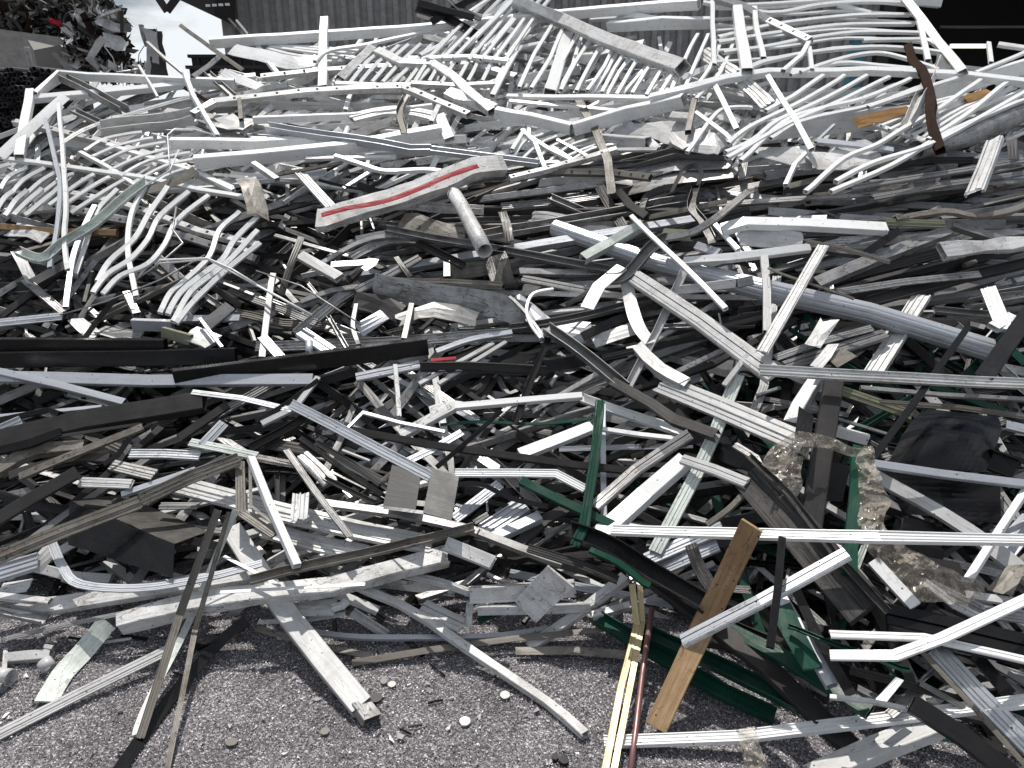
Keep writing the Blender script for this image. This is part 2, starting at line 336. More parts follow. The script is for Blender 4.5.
# ------------------------------------------------------------------ the survey: one line per piece; the wide plank's end is coloured grey for its shade
# tile | kind+material+flags | width | lift cm | roll | points | where it lies
# flags: s bent smoothly, c dented, x badly crushed
# '@' opens a compound thing, '>' lines are its parts, '*n' lines are n parts between two given ones
SURVEY = r'''
G|Qw|9|16|-28|35,95 60,76 120,78 185,81 235,83|arching over the dark pipe stack at the upper left edge
G|Tw|9|10|35|34,99 155,88 256,77|running just below the arched rail at the upper left
A1|Tw|10|14|20|122,365 78,630|standing as a short post beside the dark pipe stack
A1|Fw|9|18|40|0,625 130,505 262,385|with round holes leaning from the left edge towards the arched rail
A1|JW|9|7|30|60,490 420,570 700,650 930,760|sloping down below the arched rail at the upper left
A1|XWs|4|18|40|250,570 380,500 640,420 790,382|curving thinly over the dented channel at the upper left
A1|UWc|15|14|35|398,515 600,490 772,465|dented and open ended at the upper left
G|JW|9|17|30|193,115 214,103 256,98 306,92 361,90 401,88|with square holes crossing the upper left of the heap
A2|JW|9|17|30|590,352 650,375 850,460|with square holes, broken off at the longer one's end
A1|Tw|12|13|-25|685,572 1024,576 1320,560|with its dark open end facing left at the upper left
G|Tw|15|16|-28|195,162 256,157 345,148 441,131|lying across the upper middle with a boxed right end
A2|Qw|11|18|10|735,465,18 775,560,16|capping the right end of the big white beam in the upper middle
G|Tus|5|22|30|45,119 56,160 61,185 57,232 50,268|bent like a bow in front of the left railing
G|Tws|5|23|30|59,104 66,192 64,235 68,270|hanging straight down in front of the left railing
G|Tus|6|21|30|95,206 83,232 72,262 66,308|curving down to a bottom end at the far left middle
A1|Cw|1.3|22|0|680,690 670,540 700,515 780,518 860,540|looped like a hairpin at the upper left
A1|Cw|1.3|24|0|590,740 680,680 715,600|crossing the hairpin wire at the upper left
A1|Ft|4|24|20|720,100,60 850,195,45 972,280,25|sticking up thinly against the sky at the upper left
A1|Tg|4|20|30|590,170,45 660,235,35 742,302,25|slanting against the pale sky beside the crumpled post
A1|Tw|3|20|30|555,262,30 630,388,18|standing thin below the crumpled post
A1|Tw|6|22|30|738,290,30 772,385,22 870,545,14|dropping across the arched rail at the upper left
A1|Tg|5|14|30|770,310,25 880,225,25|rising below the thin tan strip at the upper left
A1|Ug|8|20|40|828,290 930,382|lying short across the arched rail at the upper left
A1|Fw|9|21|20|888,290 1040,350|with two round holes beside the black crates at the upper left
G|Tw|11|34|-20|210,43 256,40 400,31 567,14 699,4|stretching right across the top in front of the corrugated wall
A1|Tt|2.5|22|30|915,75,60 975,140,45|poking up at the left end of the topmost long tube
A1|Tw|2.5|22|30|945,80,60 990,135,45|poking up beside the thin tan stub at the top left
G|Fws|12|24|45|232,49 262,55 290,63 318,60|wavy and glossy under the left end of the topmost long tube
A1|Ug|9|16|40|250,310 380,370 500,440|lying slanted inside the arched rail at the upper left
A1|Ug|8|10|30|290,440 400,492|short and shaded behind the dented channel at the upper left
A1|Tw|6|9|30|430,580 760,680 935,762|running under the slotted rail at the left above the bent bars
G|Fts|8|17|45|148,190 178,180 196,170|curled below the big white beam at the upper left
A1|Frc|4|19|20|735,350 835,410|rusty and short above the dented channel at the upper left
A1|FWx|16|9|40|860,480 1000,500|crumpled and stained beside the square-holed rail at the upper left
A1|Tt|5|19|30|955,380 965,480|short and upright over the square-holed rail at the upper left
@metal_railing|railing|white railing with many bent bars fanned out at the far left of the heap
A1|>Tw|6|10|20|15,635 280,670 560,710 800,760 1040,800|rail
B1|>JW|8|7|20|-10,90 240,62 400,92 560,125|rail
*8|>Tws|4.5|12|30|A1|40,655 -30,690 -60,740|A1|500,720 420,770 290,850 180,890|baluster
*4|>Tws|5|14|30|B1|60,0 20,30 -20,90|B1|235,-20 160,40 100,95 -20,150|baluster
@metal_railing|railing|pale railing with long S-shaped bars drooping over the dark hollow at the left
B1|>JW|9|8|20|270,5 480,45 640,100 800,160 1030,215|rail
B1|>Jg|9|7|20|400,100 560,130 760,190 900,235 1030,272|rail
B1|>Tws|6|17|30|585,-20 540,60 515,150 510,250 525,330 545,420|baluster
B1|>Tws|6|17|30|670,-20 600,80 540,190 440,280 390,360|baluster
B1|>Tws|6|18|30|755,0 640,95 590,190 520,270 430,330 372,405|baluster
B1|>Tws|6|18|30|835,15 710,115 660,210 590,290 480,340 412,410|baluster
B1|>Tws|6|16|30|960,80 880,150 840,260 740,360 680,410 640,485|baluster
B1|>Tws|6|18|30|1030,100 940,190 890,270 800,340 720,410 672,490|baluster
B1|>Tws|6|19|30|1030,155 930,260 860,320 760,400 692,520|baluster
B1|>Tws|6|20|30|1040,205 930,290 850,360 770,440 705,525|baluster
B1|>Tws|5|14|30|470,-10 400,60 370,120 345,200 300,330|baluster
G|Uls|10|24|40|148,180,20 125,197 95,224 62,244 42,259 18,251|kinked like an elbow in front of the left railing
B1|To|8|4|20|-10,138 240,162 470,165|brown and rust stained behind the left railing
B1|Fr|3|10|20|258,190 282,350|thin and brown upright behind the left railing
B1|Ug|9|9|30|360,120 300,335|upright and shaded behind the left railing
B1|FWx|15|4|40|50,150 190,180|crumpled behind the rusty brown tube at the left
B1|Ug|9|6|30|125,370 270,290 340,240|rising out of the rubble at the left under the elbow-shaped channel
B1|FWc|10|8|40|70,240 130,370|bent down below the elbow-shaped channel at the left
B1|Xg|8|8|30|100,350 250,480|sloping down to the right in the left rubble
B1|Cg|2|26|0|705,60 690,150 732,205 640,285 560,340|snaking over the S-shaped bars at the left
B1|Cw|2|27|0|620,290 640,272 830,265 930,310 1024,368|looped over the S-shaped bars and running right
G|Cw|2|26|0|156,264 208,259 256,285 312,315|curving between the two groups of S-shaped bars
G|Cg|1.5|24|0|60,315 105,302 160,280 205,255|long and faintly bowed across the left hollow
B1|Xs|9|14|30|-20,525 250,497|bright and ribbed at the left edge above the black box beams
B1|Fk|5|18|20|340,583 400,500 485,400|black and slanting above the black box beams
B1|Tg|9|14|20|505,405 548,492|short and tilted above the black box beams
B1|Qu|13|14|-25|532,530 692,535|short and open above the end of the black box beam
B1|FWc|13|12|40|300,510 385,580|pale and flat above the black box beams at the left
B1|Fg|13|11|40|400,550 560,585|flat and grey above the black box beams at the left
B1|Qv|12|16|-20|652,560 765,592|dark and short beside the torn white block on the black box beams
B1|FWx|18|15|40|755,565 850,600|torn and plaster-like above the black box beams
B1|Tu|4|19|30|800,508 888,622|leaning thinly on the black box beams
B1|Qg|13|12|20|920,460 815,545|grey and tilted above the black box beams
B1|Qu|8|9|30|700,510 960,505|pale and level behind the tilted grey box
B1|Qk|19|14|-15|-20,618 665,622|level at the left edge, upper of the two black beams
B1|Qk|17|12|-10|-20,672 945,655|glossy and scratched at the left edge, just under the upper black beam
G|Qu|13|18|20|-5,377 150,381 313,380|long and level from the left edge below the black beams
G|Tu|9|21|20|-5,371 60,386 125,403|sloping down from the left edge across the long level pale beam
G|Qk|19|20|-20|175,378 300,362 428,346|glossy and long with a square end left of the heap centre
G|Xg|11|8|20|256,347 380,343 512,333|long and level behind the glossy black section
B2|TWs|7|16|30|70,330 45,500 25,665|standing upright left of the glossy black section
B2|Xu|10|17|30|25,580 100,665|stubby on the glossy black section
B2|Xu|15|17|30|180,560 300,640|wide and ribbed, sunlit on the glossy black section
B2|Rs|8|18|0|213,600 214,645|very short and upright on the glossy black section
B2|Ug|5|16|30|290,500 362,625|slanting down to the glossy black section
B2|Xg|11|10|20|160,570 330,430 420,370|ribbed, rising right behind the glossy black section
B2|Tgs|5|20|20|402,450 388,540 410,612|curved like a hook over the glossy black section
B2|TW|6|19|30|622,450,17 592,590,20|upright and pale behind the glossy black section
G|TW|5|20|30|395,365 398,395 399,417|crooked and upright below the glossy black section
B2|Xu|10|17|30|400,742 655,690|with a maroon line just under the glossy black section's end
B2|Fm|3|21|40|700,672 800,664|maroon and thin just right of the glossy black section
G|Ud|11|20|-10|420,367 470,366 515,369 545,371|long with a squared left end below the heap centre
B2|Tus|7|19|30|722,640 860,592 1024,562|curving up to the right at the heap centre
B2|TW|5|17|30|652,768 950,605|thin and slanting under the curved pale tube at the heap centre
B2|TW|5|17|30|730,768 1000,600|thin and slanting beside its twin at the heap centre
@cladding_sheet|panel|long dented white panel with a torn red film running along it
G|>UWsc|24|26|40|318,221 345,212 392,200 440,183 475,169 502,166|panel
G|>Fmsc|4.5|36|50|322,215 345,209 385,201 425,186 450,175 478,166|torn_film
G|RW|15|30|0|454,194,24 485,251,50|mottled and stubby with a dark open end below the red-streaked panel
B2|UWc|9|15|40|375,60 640,50 905,72|dented behind the mottled stubby pipe
G|Ug|8|19|25|386,229 430,238 512,252 610,270|long and straight crossing below the mottled stubby pipe
B2|Xgs|9|12|30|380,262 520,195 640,190|curving below the red-streaked panel
B2|Tgs|6|15|30|265,285 400,210 520,180 650,185|curved and slim below the red-streaked panel
B2|XWs|8|14|30|400,190 540,165 700,170|curved and pale below the red-streaked panel
B2|Fss|6|20|40|300,290 400,285 470,280 430,310|shiny and crooked in the shade below the red-streaked panel
B2|QW|12|20|30|178,255 335,345|sun-flecked and stubby left below the red-streaked panel
B2|Fd|7|22|20|182,180 140,300 100,410|brown and upright left of the sun-flecked box
B2|Xg|9|13|30|400,395 530,330 655,262|ribbed and rising right in the hollow at the heap centre
B2|Tg|7|12|30|180,440 300,400 410,380|dull and level behind the sun-flecked box
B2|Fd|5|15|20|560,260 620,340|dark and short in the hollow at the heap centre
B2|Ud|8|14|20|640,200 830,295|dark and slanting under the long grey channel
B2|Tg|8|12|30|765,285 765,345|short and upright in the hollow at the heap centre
B2|Ft|15|9|20|780,320 960,300|dull and flat in the hollow at the heap centre
B2|Xt|9|18|20|540,358 760,365 985,375|long and level above the big crushed sheet
B2|Fgsc|24|15|-5|480,375 640,400 850,430 1080,490|long and slightly curled, lying across the heap centre
B2|Fdx|18|13|30|400,430 500,440 580,490|dark and crumpled left of the big crushed sheet
B2|Fgx|14|14|35|570,515 700,480 880,505|crumpled just under the big crushed sheet
B2|Fu|14|12|25|410,555 515,490|pale and square-cut behind the glossy black section
B2|Fkc|24|17|10|950,240 990,365|hanging crumpled right below the mottled stubby pipe
B2|Fdc|9|18|10|985,80 1015,200|hanging just right of the mottled stubby pipe
B2|Ftx|14|16|40|575,120 700,140 830,170|torn and flaky below the red-streaked panel
B2|Xg|8|10|30|-10,430 110,470 240,525|ribbed, slanting left of the heap centre
B2|Cw|2.5|24|0|-5,368 110,430 215,492|straight and sloping to a bracket left of the heap centre
B2|Cg|1.5|25|0|0,315 180,375 420,530|fine and sloping left of the heap centre
G|Ftc|20|20|40|246,178 258,216|tan and flat hanging at the left of the red-streaked panel
A2|TW|8|20|30|-10,655 85,720|short with a dark open end left of the red-streaked panel
A2|XW|11|16|30|160,675 250,775 330,860|ribbed, its end in chequered shade left of the red-streaked panel
A2|Tt|4|18|30|80,700 345,650|tan and thin left of the red-streaked panel
A2|Ts|5|18|30|350,755 480,675|shiny and thin above the red-streaked panel
A2|Fk|4|16|10|440,760 630,645|thin and slanting above the red-streaked panel
A2|Fks|3|19|10|250,720 420,758 600,752 705,705|thin and bowed above the red-streaked panel
A2|Tws|6|21|30|315,625 430,660 520,685 680,680 765,690|gently bent above the red-streaked panel
A2|Tw|5|15|30|200,635 560,628|level beneath the big white beam in the upper middle
A2|Uu|9|24|30|45,508 400,562 620,600 700,600|long and blue grey crossing in front of the big white beam
A2|Uu|8|23|30|700,600 900,625 1130,655|bowed, carrying on from the long blue grey one
A2|Tw|8|12|-20|-10,480 380,465 705,428|level and half hidden in the upper middle
A2|XWs|12|13|40|380,475 520,445 640,450 745,475|broad and curved in the upper middle
A2|Tw|8|11|30|-20,560 250,565|level under the long blue grey channel
A2|Uts|7|27|20|600,388 575,450 592,525|short and curved, standing up in the upper middle
A2|Tw|10|17|20|275,78,40 270,200,26 268,355,12|upright as a post in the upper middle
A2|TW|10|20|30|335,320 465,190|leaning over the square-holed rail in the upper middle
G|TWc|12|26|40|378,52 402,64 432,64 455,80 481,103 492,112|mottled with a yellowish edge, bending down in the upper middle
A2|Tws|4.5|30|30|235,247 300,203 440,178 580,150 700,128 830,152 1024,230|arching across the upper middle
A2|JWs|9|17|30|700,272 830,262 920,275 1040,310|gently arched in the upper middle
A2|JW|8|15|30|20,312 240,285 480,270 740,262|half hidden behind the upright white post
A2|Tw|8|14|30|600,240 860,232|short and level at the upper middle
A2|Tw|5|33|30|655,222 800,150 960,40 1030,-10|slanting up in the upper middle, the lowest of several
A2|Tw|5|35|30|840,190 1030,0|slanting up in the upper middle, near the corrugated wall
A2|Tw|4|36|30|835,60 940,-10|slanting up at the top edge of the photo
A2|Tw|5|35|30|945,180 1040,60|slanting up steeply in the upper middle
A2|Tw|6|33|30|945,385 1040,210|slanting up steeply over the arched slotted rail
A2|Td|7|10|20|650,10,60 870,70,50|dark and slanting at the top beside the corrugated wall
A2|QW|14|24|30|655,40,30 720,60,30|stubby above the topmost long tube
A2|QWx|13|22|40|770,370 950,440|crushed open at its end below the yellow-edged tube
A2|TW|6|20|30|700,490 730,425|short and upright beside the boxed beam end
@metal_railing|railing|large dirty white railing lying slanted with dozens of upright bars at the upper middle right
A3|>TW|15|42|45|10,5 200,85 440,185 682,272|rail
*11|>Tw|4.5|34|30|A3|165,85 95,220 25,350|A3|690,235 640,310 590,385|baluster
*5|>Tw|4.5|26|30|A3|285,150 250,260 185,380|A3|560,240 500,300 440,380|baluster
@metal_railing|railing|white bars leaning together right beside the large dirty white railing
*4|>Tws|4.5|30|30|A3|745,135 690,260 640,370|A3|890,150 830,290 740,400|baluster
A3|>Tw|5|24|30|560,390 640,375 740,360|rail
A3|Tw|10|20|30|-10,240 60,60|upright beside the left end of the large dirty railing
A3|Tw|12|30|15|222,140 150,375|broad and upright inside the large dirty railing
A3|Tw|12|22|-20|390,105 600,92 802,92|broad with its dark open end at the right, under the topmost tube
A3|Qw|9|26|-10|250,235 335,232|stubby with a dark open end inside the large dirty railing
A3|Tw|7|16|30|320,75 500,65 620,85|level behind the large dirty railing
A3|Tw|8|13|-25|800,110 1000,118|level to the right of the broad open ended tube
A3|XWc|14|27|40|765,205 900,305 1024,420|ribbed and dented near the right railing
@scrap_window_frame|frame|white rectangular frame lying flat with a mitred front corner
A2|>Tw|13|25|-30|960,450 1024,462 1100,475 1262,515|frame_rail
A3|>Tw|15|25|-20|245,518 460,455 690,402|frame_rail
A3|>Tw|6|18|30|-20,385 620,392|frame_rail
A3|>Tw|5|20|30|-10,405 420,445|frame_rail
A3|Xt|8|29|20|262,392 330,510 385,640 400,775|dirty brown and upright, crossing behind the mitred white frame
A3|TW|14|18|-15|355,560 545,575|stubby with a dark open end under the mitred white frame
A3|QW|9|15|30|545,565 585,600|tiny and crushed under the mitred white frame
A3|FWsx|20|18|40|430,510 620,520 740,570 850,590|crumpled and shaped like a trough below the right railing
A3|FWc|8|22|40|630,540 700,590|curled short below the right railing
A3|JW|8|25|30|-10,715 130,680 330,628 420,598|slotted, slanting below the mitred white frame
A3|TW|5|23|30|415,600 585,598|thin, carrying on from the slanting slotted rail
A3|Jt|8|21|30|150,690 400,692 555,712|dirty and level just below the slanting slotted rail
A3|Tw|5|24|30|40,520 90,570 130,668|slanting below the mitred white frame
A3|Tw|5|24|30|45,530 140,590 235,640|thin, forking from a slanting twin below the mitred frame
A3|Tw|5|23|30|50,520 0,600|short at the left below the mitred frame
A3|Ts|4|22|30|180,560 330,640|slim below the mitred white frame
A3|Ts|4|21|30|160,590 260,650|slim and short below the mitred white frame
A3|Ug|13|12|40|430,665 660,610 860,615|flat and grey, uppermost of a stack right of centre
A3|Fg|14|9|40|420,725 660,655 880,650|flat and grey, in the middle of a stack right of centre
A3|Fg|14|7|40|400,765 700,705 900,690|flat and grey, lowest of a stack right of centre
A3|Tt|7|28|30|730,400 704,530|leaning as a dirty stub below the right railing
A3|TW|10|26|30|640,465 715,470|tiny and square below the right railing
A3|Tws|5|28|30|735,450 860,540 872,580|kinked below the right railing
A3|Tws|5|27|30|700,610 790,480 850,435 960,432|bent, rising below the right railing
A3|Fds|5|27|20|640,768 680,690 725,665 755,690 745,740|curled like a strap right of centre
A3|Tw|6|31|30|810,340 900,520|crossing down from the right railing
@metal_railing|railing|large white railing with slightly bowed level bars standing at the upper right edge
A4|>Tw|9|42|20|545,-10 660,140 780,292|rail
A4|>Tw|6|44|20|590,30 615,130 640,245|rail
A4|>Tws|5|38|30|-260,10 0,52 200,22 380,8 548,12|baluster
A4|>Tw|5|36|30|280,20 410,52|baluster
A4|>Tws|5|38|30|-200,150 20,100 330,62 565,60|baluster
A4|>Tws|5|38|30|-200,170 60,130 330,98 585,97|baluster
A4|>Tws|5|38|30|-180,210 0,185 180,150 400,128 600,132|baluster
A4|>Tws|5|37|30|380,162 560,158 640,160 700,205|baluster
A4|>Tws|5|38|30|-100,280 0,242 170,210 400,190 620,202 710,215|baluster
A4|>Tws|5|38|30|130,290 300,235 430,212 540,232 680,280|baluster
A4|>Tws|5|36|30|90,300 280,252 440,262 580,275|baluster
A4|>Tw|4|36|30|-100,20 545,-20|baluster
@metal_railing|railing|short broken white railing end with a dirty slotted rail at the top right of centre
A3|>JW|9|44|30|810,-10 920,30 1024,85 1190,165|rail
A3|>Tw|12|42|20|900,30 940,290|rail
A3|>Tws|6|42|30|970,30 985,150 1005,235|baluster
A4|>Tw|6|42|30|165,165 130,230 60,285|baluster
A4|>Tw|5|40|30|165,190 175,280|baluster
A3|>Tw|6|38|30|905,290 1000,250 1110,225|baluster
@metal_railing|railing|wide white railing with long bent bars sweeping down to the left at the right
A3|>Tw|10|34|35|555,392 724,352 850,318 1024,292 1424,285 1800,300 2080,335|rail
A4|>Tw|5.5|32|30|220,302 100,385 -10,445|baluster
A4|>Tws|5.5|32|30|305,302 150,400 0,470 -90,520 -160,575|baluster
A4|>Tws|5.5|33|30|395,302 230,395 40,480 -60,560 -170,610|baluster
A4|>Tws|5.5|33|30|485,308 300,400 110,480 -40,560 -165,632|baluster
A4|>Tws|5.5|32|30|570,315 380,395 200,440 60,490 -110,645|baluster
A4|>Tws|5.5|31|30|620,345 420,420 130,490 10,555|baluster
A4|>Tw|5.5|33|30|760,312 600,360 400,430|baluster
A4|>Tws|6|33|30|850,320 690,430 540,520 440,580 300,640 150,768|baluster
A4|>Tws|6|33|30|957,330 780,470 640,560|baluster
A4|>Tws|6|33|30|1035,365 840,480 640,580 420,650 270,728|baluster
A4|>Tws|6|33|30|1040,395 720,530 490,665 250,768|baluster
A4|>Tw|6|35|30|0,305 110,480 175,600|baluster
A4|Trsc|9|40|10|560,185,46 575,245 620,290 650,390 655,480 690,605,30|twisted and upright like a dark root in front of the right railing
A4|Fgc|12|37|20|700,225 695,290|small and broken beside the twisted rusty bar
A4|UWc|11|34|40|675,240 640,330 555,500|scuffed and leaning beside the twisted rusty bar
A4|Ffx|10|29|40|350,495 450,468 562,440|rough and rusty brown, the larger one below the right railing
A4|Ffx|8|29|40|790,402 890,365|rough and rusty brown, the smaller one behind the right railing
A4|Qw|22|12|-15|-20,520 280,490 580,462|broad and half hidden under the rusty foam
A4|Qw|16|14|-20|620,390 1040,262|broad, rising to the right edge behind the right railing
A4|Rg|20|16|0|590,602 800,545 1060,430|thick and shaded, rising to the right edge
A4|XW|17|36|35|905,560 865,660 825,768|folded and sunlit, pointing down at the right
A4|Fd|9|30|20|975,560 985,640|dark and short beside the folded sunlit profile
A4|Tw|5|30|30|830,292 1040,205|thin, rising to the right edge at the top right
A4|Tw|6|34|30|920,178 1040,195|short at the right edge against the dark doorway
A4|Tw|5|33|30|882,172 892,252|short and upright against the dark doorway
A4|Tw|10|44|10|560,0 690,12|cut off by the top edge against the dark doorway
A4|Uu|7|28|30|195,565 500,602|level below the bars of the right railing
A4|FWsx|17|24|40|180,610 250,660 420,600|pleated like a folded sheet at the right
A4|Tw|6|27|30|160,605 110,660 70,742|bent and hanging below the pleated sheet
A4|FWc|17|18|40|-30,610 175,630|flat and dented left of the pleated sheet
A4|Tu|4|26|30|190,570 265,500|short and slanting above the pleated sheet
A4|Xg|7|13|30|330,752 620,705 1040,640|long and thin, the upper of the fine ones at the right
A4|Ft|6|14|30|80,745 300,690 520,640|long, rusty tan, rising at the right
A4|Xd|7|9|20|420,690 640,640 820,640|dark and level at the right under the white bars
A4|Xg|7|11|30|420,790 700,740 1040,690|long and thin, the lower of the fine ones at the right
G|Xg|6|9|30|700,205 850,196 1030,180|long and dull, almost level at the right
B3|XWx|15|14|35|75,100 250,130 430,165|crushed and glossy right of the heap centre
B3|Ug|9|15|30|150,20 300,80 455,150|dull and slanting right of the heap centre
B3|Xg|8|10|30|-40,60 200,40 420,10|dull and rising behind the crushed glossy profile
G|Eu|20|13|0|555,228 662,265 768,291 868,313 990,350|thick and long, lying across the right half of the heap
B3|Ul|11|27|35|283,268 400,200 525,130|short and greenish grey, perched above the thick fluted column
@bent_channel|channel|long twisted dark grey channel crossing above the thick fluted column
B3|>Ugs|12|30|20|370,345 440,340 490,300 560,220 620,185|channel_run
B3|>Ugs|8|30|30|620,185 720,160 830,90 945,0|channel_run
B3|>Uv|11|28|30|610,168 725,175|channel_run
B3|Fw|12|32|45|300,465 345,375 440,300|bright and bent down from the twisted channel
B3|FWs|13|25|25|455,345 470,440 505,540 555,605|curved like a ribbon below the twisted channel
B3|Tw|6|34|30|478,97 680,290 855,468|long and slim, slanting down across the thick fluted column
B3|UW|9|24|20|690,315 580,560 470,770|long and upright, leaning behind the big grooved beam
@grooved_beam|beam|big white grooved beam slanting down to the right below the thick fluted column
G|>XW|19|28|25|634,277 700,320 775,376|beam
B3|TW|10|29|10|678,392 905,365|short, lying across the big grooved beam top
B3|Qg|10|30|10|905,365 965,352|tiny and dark ended beside the short white tube
B3|Tw|10|20|25|690,278 880,258 1190,225|white and level above the thick fluted column
G|Qw|14|22|30|722,230 745,223 800,224 886,229|long board-like and sunlit at the right
G|FWc|17|18|30|741,238 803,240|short, flat and stained under the board-like section
B3|Qu|9|19|30|738,215 830,245|tiny and pale left of the stained flat strip
B3|Tw|6|20|30|800,118 905,232|thin and slanting right of centre
B3|Ft|5|15|30|550,100 700,65 860,35|rusty tan and thin, rising right of centre
B3|Uds|9|22|20|735,-20 715,60 760,120 800,200|bent and dark, hanging right of centre
B3|Xd|10|20|20|350,-20 400,70 445,140|ribbed and dark, slanting right of centre
B3|Ud|8|22|20|430,0 480,60 540,100|dark and short right of centre
B3|Uds|7|20|20|520,80 540,20 600,-10 650,-20|dark and curled right of centre
B3|Tg|9|14|30|30,320 350,325|level in the shade right of centre
B3|Ug|10|17|30|0,240 200,275 385,312|level and straight right of the mottled stubby pipe
B3|Xg|9|13|30|40,345 300,395 480,425|sloping gently in the shade right of centre
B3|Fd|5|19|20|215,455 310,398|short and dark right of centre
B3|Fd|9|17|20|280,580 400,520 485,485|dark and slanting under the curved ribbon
B3|FW|13|15|40|330,600 500,540|pale and flat under the curved ribbon
B3|Ugs|8|18|30|-10,545 300,492 560,430|long and bowed, passing under the curved ribbon
B3|Tws|3.5|24|30|165,388 85,408 58,470 75,530 115,585|hook-shaped near the heap centre
B3|Tgs|4|23|30|-10,420 60,490 130,585|curving beside the hook-shaped tube
B3|Fux|22|11|35|0,430 150,540 300,560|crumpled behind the hook-shaped tube
@bent_channel|channel|long bent brown grey channel with silvery patches running down from the heap centre
G|>Ugs|13|27|35|546,327 582,353 625,388|channel_run
G|>Ud|12|27|35|612,382 652,404 675,420 717,436|channel_run
G|Uk|7|24|10|549,337 533,375 515,422|black and steep near the heap centre
B3|Xd|7|16|20|360,665 640,600 800,570|dark and long below the curved ribbon
B3|Fk|12|14|10|-10,720 250,680 460,640|black and flat behind the bent brown grey channel
B3|Fd|4|22|30|620,590 800,545 1024,495|thin and dark below the big grooved beam's middle
B3|Ug|6|21|30|650,725 850,630|thin and grey under the big grooved beam
B3|UWc|14|25|40|505,625 600,710 700,775|short and peeled below the curved ribbon
B3|TW|7|27|30|850,775 945,650|short and upright at the lower end of the big grooved beam
B3|UW|8|25|20|1008,260 1020,560|slim and upright over the thick fluted column
@window_profile|profile|wide white window profile with a raised lip slanting below the big grooved beam
G|>XW|24|25|35|662,384 720,407 795,440|profile
G|XW|12|33|30|823,246 795,295 762,352|long and grooved, leaning steeply over the thick fluted column
G|Xt|5|30|30|806,241 850,250 890,262|thin, lying across the top of the steep grooved profile
G|Tts|3|29|30|768,268 783,275 815,286 854,299|thin and bowed over the thick fluted column
G|XW|18|8|30|922,296 873,374|broad and ribbed, passing under the thick fluted column
G|Xw|14|30|30|988,288 1005,330|short and sunlit, propped up at the right edge
G|Qw|13|29|30|993,328 1013,317|stubby under the propped sunlit profile
G|Uk|17|34|10|1030,312 1008,345 982,380|rough and black at the right edge
G|Tk|7|33|10|968,327 920,395 872,460|long, thin and black, slanting right of centre
G|QWx|16|22|30|941,252 985,248 1030,242|crushed at its left end by the right edge
G|Tts|8|22|35|895,219 945,212 975,217 1005,213 1035,202|pale and wavy, running to the right edge
G|Xv|8|21|30|886,222 945,224|short and olive grey near the wavy tube
G|Ug|14|11|30|816,284 880,257 948,232|broad and dull behind the steep grooved profile
G|Xg|8|13|30|838,292 905,282 980,274|thin and dull, nearly level above the fluted column
G|Ud|13|8|30|868,302 950,280 1030,262|dark and broad at the right edge
G|Xd|12|6|30|850,275 950,250 1030,238|dark and ribbed at the right above the dull ones
G|Ug|10|15|30|952,225 1002,241|grey and slanting near the right edge
G|FWx|16|24|30|812,346 828,322|torn and upright below the fluted column
G|FWc|10|26|40|815,368 833,345|small and scuffed below the fluted column
G|Xg|8|14|30|775,358 820,342 872,328|ribbed, rising below the fluted column
G|Xg|13|12|30|785,366 835,350 885,334|broad and ribbed, rising below the fluted column
G|Ugx|11|16|30|968,305 1030,296|dented and dull at the right edge
G|Ug|8|14|30|935,310 990,315|dull under the thick column's right end
G|Fk|8|20|10|866,253 900,230|dark and short by the board-like section's end
@long_rail|rail|long white slotted rail lying level at the right below the fluted column
G|>XW|12|36|25|760,370 850,375 1030,384|rail
G|Ftc|15|26|30|832,362 850,352|small and tan on the long level rail
G|Td|21|24|-18|834,380 820,465 806,555|dusty and broad, standing upright right of the black plate
G|Xv|11|17|30|840,390 912,415|olive and flat behind the long thin black tube
G|TWc|16|18|30|818,378 790,425|mottled and slanting just under the long level rail
G|Qw|12|17|-20|836,431 868,440|stubby and sunlit behind the green box section
G|Tg|4|15|30|838,419 893,436|slim and grey behind the long thin black tube
G|Tu|10|33|20|873,464 940,473 1030,485|level in front of the black hood
G|UWx|17|24|35|877,478 920,500 968,530 1030,580|crushed and long, slanting down in front of the black hood
G|Xg|20|12|30|985,482 1012,522|ribbed and broad, half hidden under the black hood
G|Tw|9|31|30|1030,484 1000,530 968,580|slim and bright at the right edge, slanting steeply
G|Qw|14|29|30|873,561 915,607|short and bent below the torn plastic film
G|Ug|16|18|30|985,300 1040,290|plain by the right edge above the black one
@green_box_section|box section|dark green box section standing upright in front of the torn plastic film
G|>Qec|14|30|20|859,448 855,510 849,575|box
G|Xec|10|32|-12|600,401 594,460 584,527 575,545|splintered and upright in the centre of the heap
G|Ue|10|26|30|521,481 560,500 614,526|slanting down behind the splintered upright one
G|Ues|3.5|20|30|440,425 480,422 540,424 592,418|thin and nearly level at the centre
G|Uks|20|31|20|568,530 610,545 650,570 706,604|broad and glossy, slanting down right of centre
G|Xd|9|27|30|528,548 575,562 618,580|straight and short left of the broad black channel
G|Ues|7|33|35|590,550 620,563 650,586|bent, tucked under the broad black channel
G|Xg|13|28|25|594,507 637,469 662,452 690,434|ribbed and long, rising to the bent brown grey channel's end
G|Qw|21|25|40|601,535 645,495 686,460|broad and speckled, rising right of the splintered green profile
G|Xl|14|24|35|738,375 716,430 698,470 655,552|long and steep, rising right of the broad speckled section
G|XW|12|30|30|682,459 715,470 747,483|short and ribbed, lying on the steep pale profile
@long_rail|rail|long bright rail lying level in front of the brown fibreboard plank
G|>Xw|12|42|40|612,530,44 743,533,44 880,537,46 1030,540,40|rail
@wood_plank|plank|charred grey plank with long grain lying steeply across the right part of the heap
G|>QD|40|28|10|750,476 805,540 866,610|board
G|>UD|8|33|20|748,455 790,495 835,553 888,612|edge_strip
